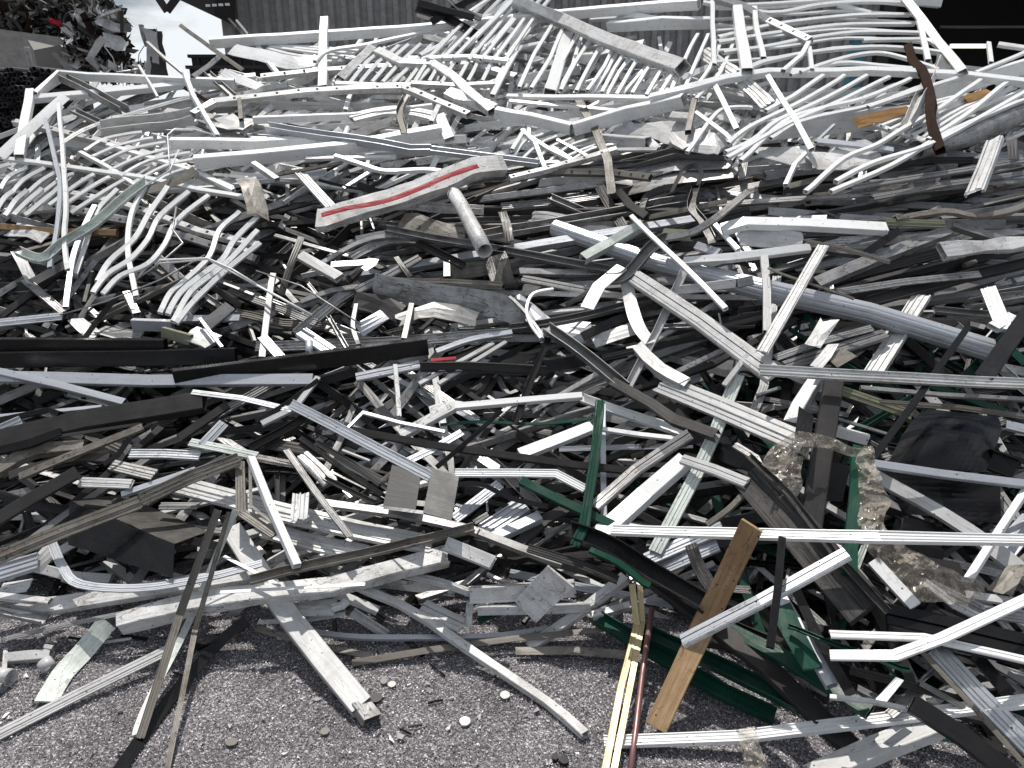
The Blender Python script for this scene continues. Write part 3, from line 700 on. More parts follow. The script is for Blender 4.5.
@wood_plank|plank|brown fibreboard plank standing on the gravel and leaning on the scrap
G|>Qo|24|30|22|752,525,52 705,622,26 656,728,4|board
G|Xs|15|48|40|682,641 760,602 847,553|shiny, crossing over the brown fibreboard plank
G|Xu|15|22|35|646,560 690,541 722,528|pale and doubled behind the long bright rail's left end
G|Xu|14|20|35|655,572 718,545|the lower of two behind the long bright rail's left end
G|Uks|13|30|10|692,548 700,570 716,595|pointed and curved left of the brown fibreboard plank
G|Fkc|17|20|10|708,448 757,466|dark and flat right of the steep pale profile
G|Xg|8|26|30|735,445 755,458 776,500|slim, running down to the charred plank
G|Tts|7|27|30|707,525 728,510 742,496|slim and curved at the charred plank's upper left
G|Qd|12|14|30|512,550 545,520 570,507|brown grey, rising left of the splintered green profile
G|QW|18|12|-20|470,595 575,588|broad and white on the gravel at the middle
G|TW|11|10|-20|478,610 590,607|white and level on the gravel at the middle
G|Qw|14|18|35|520,455 560,440 592,427|broad, rising to the splintered green profile's top
G|Uw|11|17|30|582,398 620,412 682,432|ridged, sloping behind the splintered green profile
G|Tw|6|24|30|600,429 640,434 677,439|slim and level right of the splintered green profile
G|Tu|6|20|20|603,405 602,440 604,520|slim, upright, hiding behind the splintered green profile
G|Xw|9|26|30|455,473 510,473 556,474 585,489|long and bright, kinked at its right end
G|Uks|5|27|10|456,484 482,484 512,498 548,507|black, bowed just under the kinked bright profile
G|Xs|11|31|12|291,404 330,424 380,450 431,477|long and mirror bright, slanting to the U-shaped grey offcut
G|Xs|6|28|30|192,392 240,398 292,410|slim, meeting the long mirror bright one
G|Ud|8|25|20|350,430 430,444 512,456 642,472|long and nearly level at the centre
G|Xu|12|16|30|454,519 500,484|pale and ribbed right of the U-shaped offcut
G|Xu|18|15|30|483,532 525,505|wide and pale right of the U-shaped offcut
G|Tu|14|17|30|488,541 540,517|pale and round cornered behind the dark box section
@grooved_beam|beam|big white grooved beam sloping down behind the U-shaped grey offcut
G|>XW|21|18|30|176,484 280,512 360,530 432,545|beam
G|XWs|18|14|30|264,530 320,545 365,553|mint tinged and blunt under the big sloping beam
G|Ug|9|24|30|320,503 400,514 460,527 478,532|dusty and level just in front of the U-shaped offcut
G|Ug|9|23|30|476,532 520,548 562,564|dusty, carrying on to the right of the U-shaped offcut
G|Uts|11|27|30|250,580 300,567 390,549 474,527|dusty and long, crossing above the rounded white beam
G|TWc|24|16|30|120,624 190,606 256,596 330,588 448,556|big and dented, lying at the heap's foot on the left
G|QW|15|27|15|446,544 493,563|open ended with holes, at the heap's foot in the middle
G|Tw|10|29|40|251,458 270,505 297,566|bright and straight, slanting down left of the U-shaped offcut
G|Xl|9|26|30|190,442 225,449 257,456|greenish and short, at the top of the bright slanting bar
G|Xg|7|27|40|286,450 315,492 350,537|slim, slanting onto the big sloping beam
G|XWc|16|22|30|303,455 330,482|with a row of holes, short, left of the U-shaped offcut
G|XW|17|26|30|301,494 299,520|very short with a toothed end on the big sloping beam
@wide_plank|plank|wide white plank slanting down onto the gravel with a grey end cap
G|>QW|22|20|12|232,530,14 262,578,16 290,618,12 362,707,4|board
G|>Qg|21|5|42|360,704,4.5 372,720,3|end_cap
G|Lw|4|23|40|224,556 250,570 280,586|thin and pointed over the wide white plank
G|Lw|4|24|40|220,592 290,587 365,584|thin and level over the wide white plank
G|Xt|8|33|20|218,510,42 180,615,22 140,738,3|dusty and slim, propped on the heap at lower left
G|Xt|5|31|20|229,512,38 195,630,16 166,775,1|slim, its foot at the bottom edge at lower left
G|Fls|7|28|30|236,510,35 190,620,14 150,700,6 136,735,3|pale and bowed beside the dusty slim one at lower left
@mitred_frame|frame|small tan frame corner with slotted holes standing beside the bright slanting bar
G|>Xt|10|26|30|240,462 241,512|frame_rail
G|>Xt|10|26|30|241,512 275,535|frame_rail
G|>Ft|3|28|30|250,464 251,506 278,527|frame_rail
G|Xt|15|30|20|-8,560 60,532 140,502|long and dusty, rising across the black box at the left
G|Xt|14|30|20|140,500 190,477 239,459|long and dusty, carrying on up to the small tan frame corner
G|Qd|14|27|25|-8,523 30,500 78,472|dusty with a pale lower edge at the left edge
@box_beam|beam|large dusty charcoal box beam with an open end at the left
G|>Qd|24|24|35|-5,442 90,420 205,402|box
G|Uts|8|27|30|20,477 70,456 143,427|slim and dusty, rising below the large charcoal box beam
G|Fd|3|27|30|60,436 100,430 140,424|slim under the large charcoal box beam
G|Uk|9|27|20|-5,452 30,444 62,432|black and short at the left edge under the large box beam
G|Utsc|14|22|40|-5,472 25,455 50,449 85,446|crumpled and curved at the left edge
G|Uds|10|23|30|10,476 55,463 80,458 110,458|curved and dark at the left
G|Fkc|5|26|20|104,464 118,455 128,440|black and turned up at the left
G|Xs|10|23|30|130,454 165,454 200,456|bright and short at the left centre
G|Xg|13|22|30|112,465 155,475|stubby and ribbed below the bright short one at the left
G|XW|11|23|30|80,482 131,484|short and pale grey above the black box at the left
G|Tu|8|20|30|122,495 196,470|pale, rising behind the dusty long one at the left
G|Xg|8|20|30|160,506 198,506|short and dull right of the black box
G|Tk|6|28|10|-5,421 50,410 60,414|black at the left edge under the pale beams
G|Tu|5|27|30|-5,417 40,413 102,407|slim and pale at the left edge above the large box beam
G|Xu|14|27|30|-3,433 22,422|very short and ribbed at the left edge
G|Xu|11|26|30|203,445 224,423|very short, standing on the dark rubble at left centre
G|Ud|9|23|30|180,438 228,405|ribbed and dark right of the large charcoal box beam
G|Tk|5|28|10|256,422 288,402 318,380|black and straight, rising at left centre
G|TW|7|27|30|262,424 295,408 318,378|curving along the black straight one at left centre
G|Ud|9|25|20|250,448 280,432 308,416|dark and pointed at left centre
G|Fd|11|22|30|258,442 322,452|dark and flat at left centre
G|Xd|6|24|20|316,442 350,462 380,484|dark and slim, the upper one left of the U-shaped offcut
G|Xk|6|24|20|300,438 345,470 382,495|dark and slim, the lower one left of the U-shaped offcut
G|Ud|6|23|20|324,478 375,503|short and dusty left of the U-shaped offcut
G|Ts|4.5|25|30|346,430 364,413 400,423 445,432|kinked like an arm left of centre
G|TWs|12|22|30|400,436 430,420 455,406 430,412|folded back on itself left of centre
G|Tw|9|24|30|455,407 510,402 582,396|pale and straight, rising gently at the centre
G|Tk|5|26|10|501,411 470,440 437,467|black and slim, slanting at the centre
G|Xs|8|24|30|406,462 435,448 462,432|bright and short behind the long charcoal channel
G|Xus|9|22|30|52,543 62,566 80,584 140,588 205,578 262,563|ribbed, bent like a sled runner at the lower left
G|Xu|18|20|30|-8,575 38,561|broad and ribbed at the left edge
G|FWc|14|17|30|35,568 52,548|bent and white at the left edge
G|QW|18|12|30|-8,612 60,604 150,590 262,573|long and broad under the sled runner shaped one
G|Xg|5|13|30|8,638 60,626 120,614 195,596|slim and long, sloping above the gravel at lower left
G|TW|9|17|30|-5,596 50,602|short and white at the lower left edge
G|Ug|13|15|30|-5,609 45,619|dull and open at the lower left edge
G|FW|12|14|40|0,590 30,585|small and sunlit at the lower left edge
@wood_plank|plank|weathered pale green plank lying on the gravel at the lower left
G|>Fls|20|3|40|108,622,9 85,650,5 62,675,3 46,702,2|board
G|XW|12|9|30|-8,738,2 80,694,4 172,648,9|long and cream, lying on the gravel at the lower left corner
G|Uks|12|6|10|247,620,10 218,643,7 193,670,4 160,710,2 118,772,1|dark and bent, lying on the gravel behind the slim propped ones
@folded_panels|panels|small stack of folded tan panels at the heap's foot beside the wide white plank
G|>FW|15|12|45|290,610 335,607|panel
G|>XW|9|13|45|332,608 342,605 347,601|folded_edge
G|>FW|4|10|30|258,622 300,621 345,614|panel
G|TW|10|8|40|333,592,9 378,611,3|short and white on the gravel left of the middle
G|UW|9|4|40|352,612,6 387,635,2|short and peeled on the gravel left of the middle
G|Tus|7|4|30|314,632 360,637 430,637 500,635 548,628|long and faintly bowed on the gravel
G|Ft|6|5|30|352,663,2 430,650,5 512,638,7 622,627,9|rough as driftwood, lying on the gravel in the middle
G|TWc|11|10|35|352,584,12 400,604,10 430,622,8 512,680,3 545,703,2 585,735,2|long and dented, reaching out over the gravel to a blunt tip
G|Ft|6|3|30|256,628 310,644 370,656|dark and dirty on the gravel under the wide white plank
G|XW|20|7|35|422,607 462,626|very short and ribbed on the gravel in the middle
G|XWs|9|12|30|396,573 440,582 476,595|curved and pale near the foot of the heap
G|Fl|7|6|20|470,602 468,627|pale and upright, small, at the foot of the heap
G|Ues|7|5|30|478,622 495,614 520,608|bent and small on the gravel
G|TWc|13|8|30|530,648,2 575,616,7 625,578,12|pale, rising from the gravel beside the mottled square plate
G|Ft|8|4|30|516,651 570,650 628,655|dirty and low on the gravel left of the brass strip
G|UW|8|9|30|592,616 630,606|short and white left of the brass strip
@brass_profile|profile|long brass coloured ribbed profile standing bent at the bottom right of the middle
G|>Xb|7|28|20|632,584,22 636,625,17 620,690,8 604,775,2|strip
G|>Xb|6|29|20|640,585,22 642,622,17 629,690,9 613,775,3|strip
G|Rc|6|24|0|652,608,20 643,676,11 635,735,4 630,775,1|slim and reddish, standing beside the long brass profile
G|Qd|21|24|38|648,576,26 705,620,22 768,668,17 872,768,10|broad and dusty, running down behind the brown fibreboard plank
G|Ue|18|14|35|598,618,10 660,655,9 720,690,7 775,716,4|large, behind the brass profile, reaching down to the gravel
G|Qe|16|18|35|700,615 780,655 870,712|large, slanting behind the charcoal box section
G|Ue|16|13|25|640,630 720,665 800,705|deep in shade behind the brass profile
G|Fec|20|29|35|780,606 812,668|folded and sunlit right of the brown fibreboard plank
G|Ues|5|32|30|788,626 830,643 870,655 910,670|slim and bowed right of the brown fibreboard plank
G|Tu|14|26|35|776,590 800,630 832,686|pale, slanting down behind the black upright bar
G|Uk|10|28|10|796,590 820,640 852,696|black, slanting down right of the black upright bar
G|Tk|8|50|10|782,538 777,590 770,648|black and upright left of the charred plank
G|Ud|11|16|20|690,600 730,625 765,640|dark and short behind the shiny crossing profile
@ribbed_sheet|panel|wide black ribbed panel lying level at the lower right edge
G|>Xk|34|28|25|886,618 960,634 1035,652|panel
G|Xw|12|40|35|830,655,38 895,656 943,638 1035,595|bent upwards to the right edge, in front of the black ribbed panel
G|Xw|9|37|35|830,634 925,637 1035,662|sloping down across the black ribbed panel
@long_rail|rail|long white rail lying level across the bottom right corner
G|>Xw|13|20|40|604,742,2 740,737,7 850,724,14 1035,700,24|rail
G|Qk|21|34|20|912,704 960,735 1012,775|sawn off square, lying over the long white rail at the bottom right
G|QW|26|14|42|812,778 880,748 946,722|broad and scuffed, cut by the bottom edge at the right
@window_profile|profile|wide shiny profile with a cream edge slanting down to the bottom right corner
G|>Xs|21|21|35|935,648 980,695 1035,752|profile
G|>Ft|5|24|30|922,652 970,702 1030,770|edge_strip
G|TW|6|31|30|830,697 870,702 906,709|slim with a pinched end above the long bottom rail
G|Fu|8|22|30|880,702 900,679|short and upright behind the pinched slim tube
G|Xg|10|15|20|890,715 920,690|dusty, upright behind the long bottom rail
G|Xd|9|17|20|850,670 900,682 960,700|dark and ribbed behind the wide shiny profile
G|Xg|6|18|20|920,683 965,708|slim and dull behind the wide shiny profile
G|Uk|13|14|20|975,655 1010,695|black and slanting in the lower right corner
G|Xg|14|24|30|930,585 985,612 1035,618|dusty and broad below the torn plastic film
G|XW|9|27|30|925,582 955,605 985,620|peeled and pale below the torn plastic film
G|UW|10|24|30|965,595 1035,605|dusty white, by the right edge under the slim bright tube
G|Xu|7|20|30|990,640 1035,635|pale and small at the right edge
G|Ftx|20|26|30|1000,590 1035,560|dirty and crumpled at the right edge
G|Fu|20|22|45|1000,555 1035,515|flat and pale at the right edge
G|Ud|14|16|20|905,560 960,570|dark in the shade left of the right edge
G|Tk|22|12|10|895,545 940,560|black and blocky behind the crushed long one
G|Uk|22|20|10|985,458 1018,470|black and open ended right of the black hood
G|Uu|10|26|20|1005,425 1035,432|grey and short at the right edge above the black hood
G|Xt|6|20|20|880,402 960,408 1035,418|dusty and long, just below the long level rail
G|Tg|6|13|30|860,388 940,395 1030,400|dull and long, just below the long level rail
@metal_railing|railing|loose fan of thin glossy bars under the left end of the topmost tube
*7|>Tws|3.5|17|30|A2|20,215 130,250 235,262|A2|60,180 210,185 420,205|baluster
A2|>Tw|6|16|30|10,190 60,260 90,300|rail
@metal_railing|railing|bundle of thin white bars leaning right under the arching thin tube in the upper middle
*8|>Tw|4|20|30|A2|325,330 400,250 470,190|A2|640,335 720,240 800,165|baluster
A2|>Tw|6|19|30|320,335 500,345 660,340|rail
@metal_railing|railing|short fan of thin bars splayed under the front corner of the mitred white frame
*6|>Tws|3.5|20|30|A3|0,640 60,570 130,540|A3|240,640 330,600 420,575|baluster
A3|>Ts|5|19|30|-10,650 120,655 260,645|rail
@metal_railing|railing|upper row of level white bars behind the upper right railing
*7|>Tws|3.5|33|30|A4|-230,-10 40,-20 300,-30 540,-20|A4|-220,250 60,230 320,190 690,215|baluster
A4|>Tw|5|34|30|-225,-20 -215,260|rail
@metal_railing|railing|thin white bars slanting steeply at the top edge in front of the corrugated wall
*7|>Tw|4|36|30|A2|690,240 860,70 960,-30|A2|1000,240 1120,60 1190,-30|baluster
A2|>Tw|6|35|30|680,235 850,230 1010,245|rail
A2|Ud|9|12|20|640,30,50 760,70,45 900,150,36|dark and crumpled, slanting behind the bars at the top of the photo
A2|Uk|7|14|20|700,90,45 800,30,50 900,-20,55|black, crossing behind the bars at the top of the photo
A2|Xg|8|16|30|760,-20,55 840,50,48 900,70,45|dull and short at the top edge by the shed
A3|Tw|7|26|30|-60,100 60,60 180,50|pale and level behind the large dirty railing's upper end
A3|TW|6|22|30|-20,180 60,130 160,110|pale and tilted behind the large dirty railing's upper end
A3|Tw|5|24|30|-60,260 40,190 130,170|thin and tilted behind the large dirty railing's lower end
@metal_railing|railing|bent white bars tangled behind the twisted rusty bar at the upper right
*8|>Tws|4|24|30|A4|420,500 600,430 760,385|A4|640,560 830,440 1030,350|baluster
A4|>Tw|6|22|30|400,490 520,530 650,570|rail
@metal_railing|railing|thin pale bars scattered below the dented channel at the upper left
*7|>Tws|4|10|30|A1|330,600 430,555 560,530|A1|560,760 700,690 860,650|baluster
A1|>TW|6|9|30|320,610 450,680 580,770|rail
@metal_railing|railing|white bars standing behind the heap between the topmost tube and the large dirty railing
*7|>Tw|4|26|30|A2|640,330 720,200 830,90|A2|960,330 1030,190 1140,60|baluster
A2|>TW|7|24|30|620,335 800,345 980,335|rail
'''
# ------------------------------------------------------------------ the ground
def raw_mat(name, rough=.9, metal=0.):
    m = bpy.data.materials.new(name); m.use_nodes = True
    b = m.node_tree.nodes['Principled BSDF']; b.inputs['Roughness'].default_value = rough; b.inputs['Metallic'].default_value = metal
    return m, m.node_tree.nodes, m.node_tree.links, b
gm, N, L, b = raw_mat('shredded_gravel')
tcg = N.new('ShaderNodeTexCoord'); vo = N.new('ShaderNodeTexVoronoi'); vo.inputs['Scale'].default_value = 210; L.new(tcg.outputs['Object'], vo.inputs['Vector'])
sx = N.new('ShaderNodeSeparateColor'); L.new(vo.outputs['Color'], sx.inputs[0])
cr = N.new('ShaderNodeValToRGB'); e = cr.color_ramp.elements
e[0].color = (.07, .065, .07, 1); e[1].position = 1; e[1].color = (.6, .58, .6, 1)
for p, c in ((.35, (.11, .104, .109, 1)), (.7, (.21, .198, .207, 1)), (.92, (.36, .35, .36, 1))):
    q = e.new(p); q.color = c
L.new(sx.outputs[0], cr.inputs[0])
n2 = N.new('ShaderNodeTexNoise'); n2.inputs['Scale'].default_value = 5; n2.inputs['Detail'].default_value = 6; L.new(tcg.outputs['Object'], n2.inputs['Vector'])
mr = N.new('ShaderNodeMapRange'); mr.inputs[1].default_value = .3; mr.inputs[2].default_value = .7; mr.inputs[3].default_value = .7; mr.inputs[4].default_value = 1.2; L.new(n2.outputs[0], mr.inputs[0])
mm = N.new('ShaderNodeMix'); mm.data_type = 'RGBA'; mm.blend_type = 'MULTIPLY'; mm.inputs['Factor'].default_value = 1; L.new(cr.outputs[0], mm.inputs['A']); L.new(mr.outputs[0], mm.inputs['B'])
L.new(mm.outputs['Result'], b.inputs['Base Color'])
bp = N.new('ShaderNodeBump'); bp.inputs['Distance'].default_value = .004; bp.inputs['Strength'].default_value = .8; L.new(vo.outputs['Distance'], bp.inputs['Height']); L.new(bp.outputs[0], b.inputs['Normal'])
g = mesh_obj('ground', [Vector((-250, -250, -.003)), Vector((250, -250, -.003)), Vector((250, 400, -.003)), Vector((-250, 400, -.003))], [(0, 1, 2, 3)], gm, origin=Vector((0, 0, 0)))
tag(g, kind='structure')
cm, N, L, b = raw_mat('shredder_chips', .45)
ge = N.new('ShaderNodeNewGeometry'); cr = N.new('ShaderNodeValToRGB'); e = cr.color_ramp.elements
e[0].color = (.03, .028, .03, 1); e[1].position = 1; e[1].color = (.95, .95, 1, 1)
for p, c in ((.22, (.10, .091, .10, 1)), (.55, (.25, .228, .248, 1)), (.8, (.43, .405, .435, 1)), (.93, (.85, .83, .88, 1))):
    q = e.new(p); q.color = c
L.new(ge.outputs['Random Per Island'], cr.inputs[0]); L.new(cr.outputs[0], b.inputs['Base Color'])
V = []; F = []
rc = random.Random(3)
for i in range(270000):
    x = rc.uniform(-1.75, 1.75); y = rc.uniform(1.0, 2.55)
    if abs(x) > y * .78 + .25: continue
    s = rc.choice((.001, .0012, .0015, .0018)) * rc.uniform(.7, 1.3)
    if rc.random() < .003: s *= 2.2
    c = Vector((x, y, rc.uniform(0, .003) + s * .2)); k = len(V)
    for q in range(4):
        V.append(c + Vector((rc.gauss(0, 1), rc.gauss(0, 1), rc.gauss(0, .7))) * s)
    F += [(k, k + 1, k + 2), (k, k + 2, k + 3), (k, k + 3, k + 1), (k + 1, k + 3, k + 2)]
chips = mesh_obj('gravel', V, F, cm, origin=Vector((0, 0, 0))); tag(chips, kind='stuff', label='fine purplish grey shredded gravel covering the yard floor')

# ------------------------------------------------------------------ the dark core the scrap rests on
def crest(X):        # height of the heap's ridge across the yard
    P = [(-6, .9), (-3.5, 1.2), (-2.9, 1.5), (-2.3, 1.62), (-1.6, 1.78), (-.4, 1.95), (1, 2.05), (2.6, 2.1), (3.4, 1.95), (6, 1.7)]
    for (a, b), (c, d) in zip(P, P[1:]):
        if X <= c: return b + (d - b) * max(0, (X - a)) / (c - a)
    return 1.5
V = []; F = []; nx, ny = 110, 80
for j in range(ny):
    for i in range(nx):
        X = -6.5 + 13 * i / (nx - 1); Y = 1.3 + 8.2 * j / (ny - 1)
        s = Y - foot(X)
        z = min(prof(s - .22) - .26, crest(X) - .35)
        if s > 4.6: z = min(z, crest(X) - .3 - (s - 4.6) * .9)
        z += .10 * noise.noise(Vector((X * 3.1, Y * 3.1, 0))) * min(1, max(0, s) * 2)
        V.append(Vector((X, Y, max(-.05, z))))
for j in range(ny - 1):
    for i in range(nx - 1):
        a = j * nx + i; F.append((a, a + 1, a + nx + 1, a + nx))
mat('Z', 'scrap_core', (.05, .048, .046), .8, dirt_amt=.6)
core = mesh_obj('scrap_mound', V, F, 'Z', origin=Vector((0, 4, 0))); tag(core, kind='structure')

# ------------------------------------------------------------------ build the surveyed pieces
LANDS = []
def add_slots(P, W, Nn, o, base):
    "square sockets down the length of a slotted rail: dark collars standing 1 mm proud of the face"
    step = W * 2.6; acc = step * .6; Q = resample(P, .02)
    for a, b in zip(Q, Q[1:]):
        acc += (b - a).length
        if acc > step:
            acc = 0; T = (b - a).normalized(); n = (Nn - T * Nn.dot(T)).normalized(); B = T.cross(n); h = W * .17
            c = a + n * (W * .4 + .001); V = []
            for z in (-.003, .001):
                for x, y in ((-h, -h), (h, -h), (h, h), (-h, h)): V.append(T * x + B * y + n * z)
            F = [(4, 5, 6, 7)] + [(i, (i + 1) % 4, 4 + (i + 1) % 4, 4 + i) for i in range(4)]
            q = mesh_obj('socket', V, F, 'z', None, origin=Vector((0, 0, 0))); q.parent = o; q.location = c - base
def build(spec, wpx, lift, roll, P3, rg, name, parent=None):
    k, m, fl = spec[0], spec[1], spec[2:]
    if 20 <= roll <= 40 and k in 'TXUJFQ' and m in 'wWsug': roll += (24 if P3[0].z > 1.15 else 4)     # tops turned to the light
    W = real_width(k, wpx, P3, roll)
    crush = .85 if 'x' in fl else .33 if 'c' in fl else (.10 if m in 'WgtdD' else .03)
    V, F, UV, Nn = sweep([p.copy() for p in P3], k, W, roll, rg, smooth='s' in fl, crush=crush, solid=m in 'oD', wob=.006 if k not in 'QEX' else .003,
                         twist=(rg.uniform(-.5, .5) if k == 'F' or 'x' in fl else rg.uniform(-.10, .10)))
    o = mesh_obj(name, V, F, m, parent, UV, smooth=(k in 'RC'))
    if k == 'J': add_slots(P3, W, Nn, o, o.location + (parent.location if parent else Vector()))
    return o
PPM = {}
def to3(tile, s, lift): return [at(*q) for q in pts(tile, s, lift)]
def ptsmid(tile, s):
    q = pts(tile, s, 0); return (sum(a[0] for a in q) / len(q), sum(a[1] for a in q) / len(q))
lines = [l for l in SURVEY.strip().split('\n') if l.strip()]
i = 0
while i < len(lines):
    l = lines[i]; rg = random.Random(i * 13 + 5)
    if l[0] == '@':
        name, cat, label = l[1:].split('|'); parts = []; i += 1
        while i < len(lines) and '>' in lines[i][:5]:
            parts.append(lines[i]); i += 1
        recs = []
        for p in parts:
            f = p.split('|')
            if f[0][0] == '*':
                n = int(f[0][1:]); A = pts(f[5], f[6], float(f[3])); Bq = pts(f[7], f[8], float(f[3]))
                for q in range(n):
                    t = q / (n - 1); j = rg.uniform(-1.5, 1.5)
                    P = [at(a[0] + (c[0] - a[0]) * t + j + rg.uniform(-1.8, 1.8), a[1] + (c[1] - a[1]) * t + rg.uniform(-1.2, 1.2), a[2] + rg.uniform(-.01, .01)) for a, c in zip(A, Bq)]
                    recs.append((f[1][1:], float(f[2]), float(f[3]), float(f[4]), P, f[9]))
            else:
                recs.append((f[1][1:], float(f[2]), float(f[3]), float(f[4]), to3(f[0], f[5], float(f[3])), f[6]))
        if len(recs) == 1:
            r = recs[0]; o = build(r[0], r[1], r[2], r[3], r[4], rg, name); tag(o, label, cat)
        else:
            allp = [p for r in recs for p in r[4]]; c = sum(allp, Vector()) / len(allp); c.z = min(p.z for p in allp)
            root = empty(name, c); tag(root, label, cat)
            for r in recs: build(r[0], r[1], r[2], r[3], r[4], rg, r[5], root)
        continue
    f = l.split('|'); i += 1
    spec = f[1]
    P = to3(f[0], f[5], float(f[3]))
    if len((ADJ[spec[1]] + ' ' + NOUN[spec[0]] + ' ' + f[6]).split()) > 16: print('LONG', f[6])
    o = build(spec, float(f[2]), float(f[3]), float(f[4]), P, rg, NAME[spec[0]])
    noun = NOUN[spec[0]]; adj = ADJ[spec[1]]
    if spec[1] == 'f': noun = 'patch'
    tag(o, '%s %s %s' % (adj, noun, f[6]), noun)

# ------------------------------------------------------------------ sheets and plates
def patch(name, m, C, bulge=0., nz=0., th=.002, n=10, parent=None, tile='C4', corner=0., holes=None):
    "a sheet between four corners (bottom left, bottom right, top right, top left: x,y,lift cm), bulged and dented, with thickness"
    c = [at(*q) for q in pts(tile, C, 10)]
    nrm = (c[1] - c[0]).cross(c[3] - c[0]).normalized()
    if nrm.dot(Vector((0, 0, CAMH)) - c[0]) < 0: nrm = -nrm
    V = []; F = []; UV = []; sd = Vector((c[0].x * 9, 3, 1)); Lu = (c[1] - c[0]).length; Lv = (c[3] - c[0]).length
    for side in (1, 0):
        for j in range(n + 1):
            for i in range(n + 1):
                u, v = i / n, j / n
                uu = u
                if corner and v > .5:      # rounded upper corners
                    q = (v - .5) * 2; uu = .5 + (u - .5) * (1 - corner * q ** 3)
                p = c[0].lerp(c[1], uu).lerp(c[3].lerp(c[2], uu), v)
                p = p + nrm * (bulge * 16 * u * (1 - u) * v * (1 - v)) + noise.noise_vector(sd + p * 6) * nz
                V.append(p - nrm * (0 if side else th))
    M = (n + 1) ** 2
    def idx(i, j, s): return (0 if s else M) + j * (n + 1) + i
    def uvp(i, j): return (i / n * Lu, j / n * Lv)
    for s in (1, 0):
        for j in range(n):
            for i in range(n):
                q = [(i, j), (i + 1, j), (i + 1, j + 1), (i, j + 1)]
                if not s: q = q[::-1]
                F.append(tuple(idx(a, b_, s) for a, b_ in q)); UV += [uvp(a, b_) for a, b_ in q]
    rim = [(i, 0) for i in range(n)] + [(n, j) for j in range(n)] + [(i, n) for i in range(n, 0, -1)] + [(0, j) for j in range(n, 0, -1)]
    for a, b_ in zip(rim, rim[1:] + rim[:1]):
        F.append((idx(*a, 1), idx(*a, 0), idx(*b_, 0), idx(*b_, 1))); UV += [uvp(*a), uvp(*a), uvp(*b_), uvp(*b_)]
    return mesh_obj(name, V, F, m, parent, UV)
mat('h', 'glossy_black_paint', (.007, .007, .008), .14, dirt=(.016, .015, .014), dirt_amt=.25, streak=0., var=.05, bump=.05, spec=.22)
mat('K', 'dusty_black_sheet', (.020, .019, .018), .4, dirt=(.11, .10, .09), dirt_amt=.7, var=.05, spec=.25)
mat('G', 'plain_dark_grey_paint', (.06, .06, .06), .5, dirt=(.10, .10, .09), dirt_amt=.3, var=.05)
def comp(name, label, cat, tile, x, y):
    c = at(*[(q[0], q[1]) for q in pts(tile, '%f,%f' % (x, y), 0)][0]); e = empty(name, c); tag(e, label, cat); return e
e_ = comp('sheet_box', 'large black sheet metal box lying on its side, dusty on top, at the lower left', 'box', 'C1', 480, 640)
patch('top_panel', 'K', '280,466,14 700,640,24 830,592,18 490,440,8', nz=.004, tile='C1', parent=e_)
patch('side_panel', 'k', '272,640,14 690,775,24 698,642,24.3 280,468,14.3', nz=.004, tile='C1', parent=e_)
e_ = comp('vehicle_hood', 'big glossy black sheet metal hood with rounded corners at the right of the heap', 'hood', 'C4', 700, 300)
patch('hood_panel', 'h', '470,330,22 870,352,22 960,135,16 600,95,16', bulge=.03, nz=.002, tile='C4', parent=e_, corner=.22, n=16)
patch('lower_panel', 'h', '540,520,14 930,560,14 925,362,20 455,345,20', bulge=-.02, nz=.006, tile='C4', parent=e_)
e_ = comp('box_offcut', 'short U-shaped dark grey offcut with two square walls standing open amid the heap', 'offcut', 'C2', 650, 430)
patch('side_wall', 'G', '508,490,30 638,502,33 658,372,33 545,318,30', th=.003, tile='C2', parent=e_, n=3)
patch('side_wall', 'G', '668,515,40 782,545,41 812,370,41 704,336,40', th=.003, tile='C2', parent=e_, n=3)
patch('base_strip', 'W', '508,500,30 668,520,40 676,508,40 512,488,31', th=.003, tile='C2', parent=e_, n=3)
o = patch('square_plate', 'W', '10,100,14 95,188,11 245,45,24 140,-40,27', th=.012, tile='D3', n=3, nz=.001); tag(o, 'mottled white square plate with a hole, tipped on the gravel by the rounded beam', 'plate')
o = patch('metal_sheet', 'k', '100,255,34 160,300,34 182,130,34 122,88,34', tile='C4', nz=.002, n=4); tag(o, 'narrow glossy black sheet standing upright beside the broad charcoal tube', 'sheet')
o = patch('metal_sheet', 'k', '530,640,14 690,690,14 700,560,18 545,530,18', tile='C4', nz=.004, n=4); tag(o, 'black sheet metal box side in the shade above the ribbed black panel', 'sheet')
o = patch('metal_sheet', 'd', '220,470,10 300,470,10 330,330,12 240,310,12', tile='C4', nz=.004, n=4); tag(o, 'dark flat sheet in the shade between the charcoal tube and the green box section', 'sheet')
o = patch('metal_sheet', 'K', '790,330,16 1000,350,16 960,240,16 800,240,16', tile='C3', nz=.004, n=4); tag(o, 'black dusty sheet above the charred grey plank', 'sheet')
# a cast white joint fitting and its neighbour on the gravel
e_ = comp('joint_fitting', 'white joint fitting with a round socket lying on the gravel at lower left', 'fitting', 'D1', 110, 340)
rg = random.Random(4)
build('TW', 13, 3, 20, to3('D1', '25,330,3 205,315,4', 3), rg, 'fitting_body', e_)
build('RW', 14, 5, 0, to3('D1', '175,340,6 200,372,3', 3), rg, 'round_socket', e_)
build('FW', 4, 6, 10, to3('D1', '22,290,5 18,370,4', 3), rg, 'flange', e_)
build('FW', 4, 7, 10, to3('D1', '175,280,8 210,285,8', 3), rg, 'flange', e_)
e_ = comp('joint_fitting', 'grey round joint fitting half outside the left edge of the photo on the gravel', 'fitting', 'D1', 10, 420)
build('RW', 17, 4, 0, to3('D1', '-20,400,4 45,408,4', 3), rg, 'round_socket', e_)
build('Tg', 12, 3, 0, to3('D1', '-30,450,2 10,455,2', 3), rg, 'fitting_body', e_)
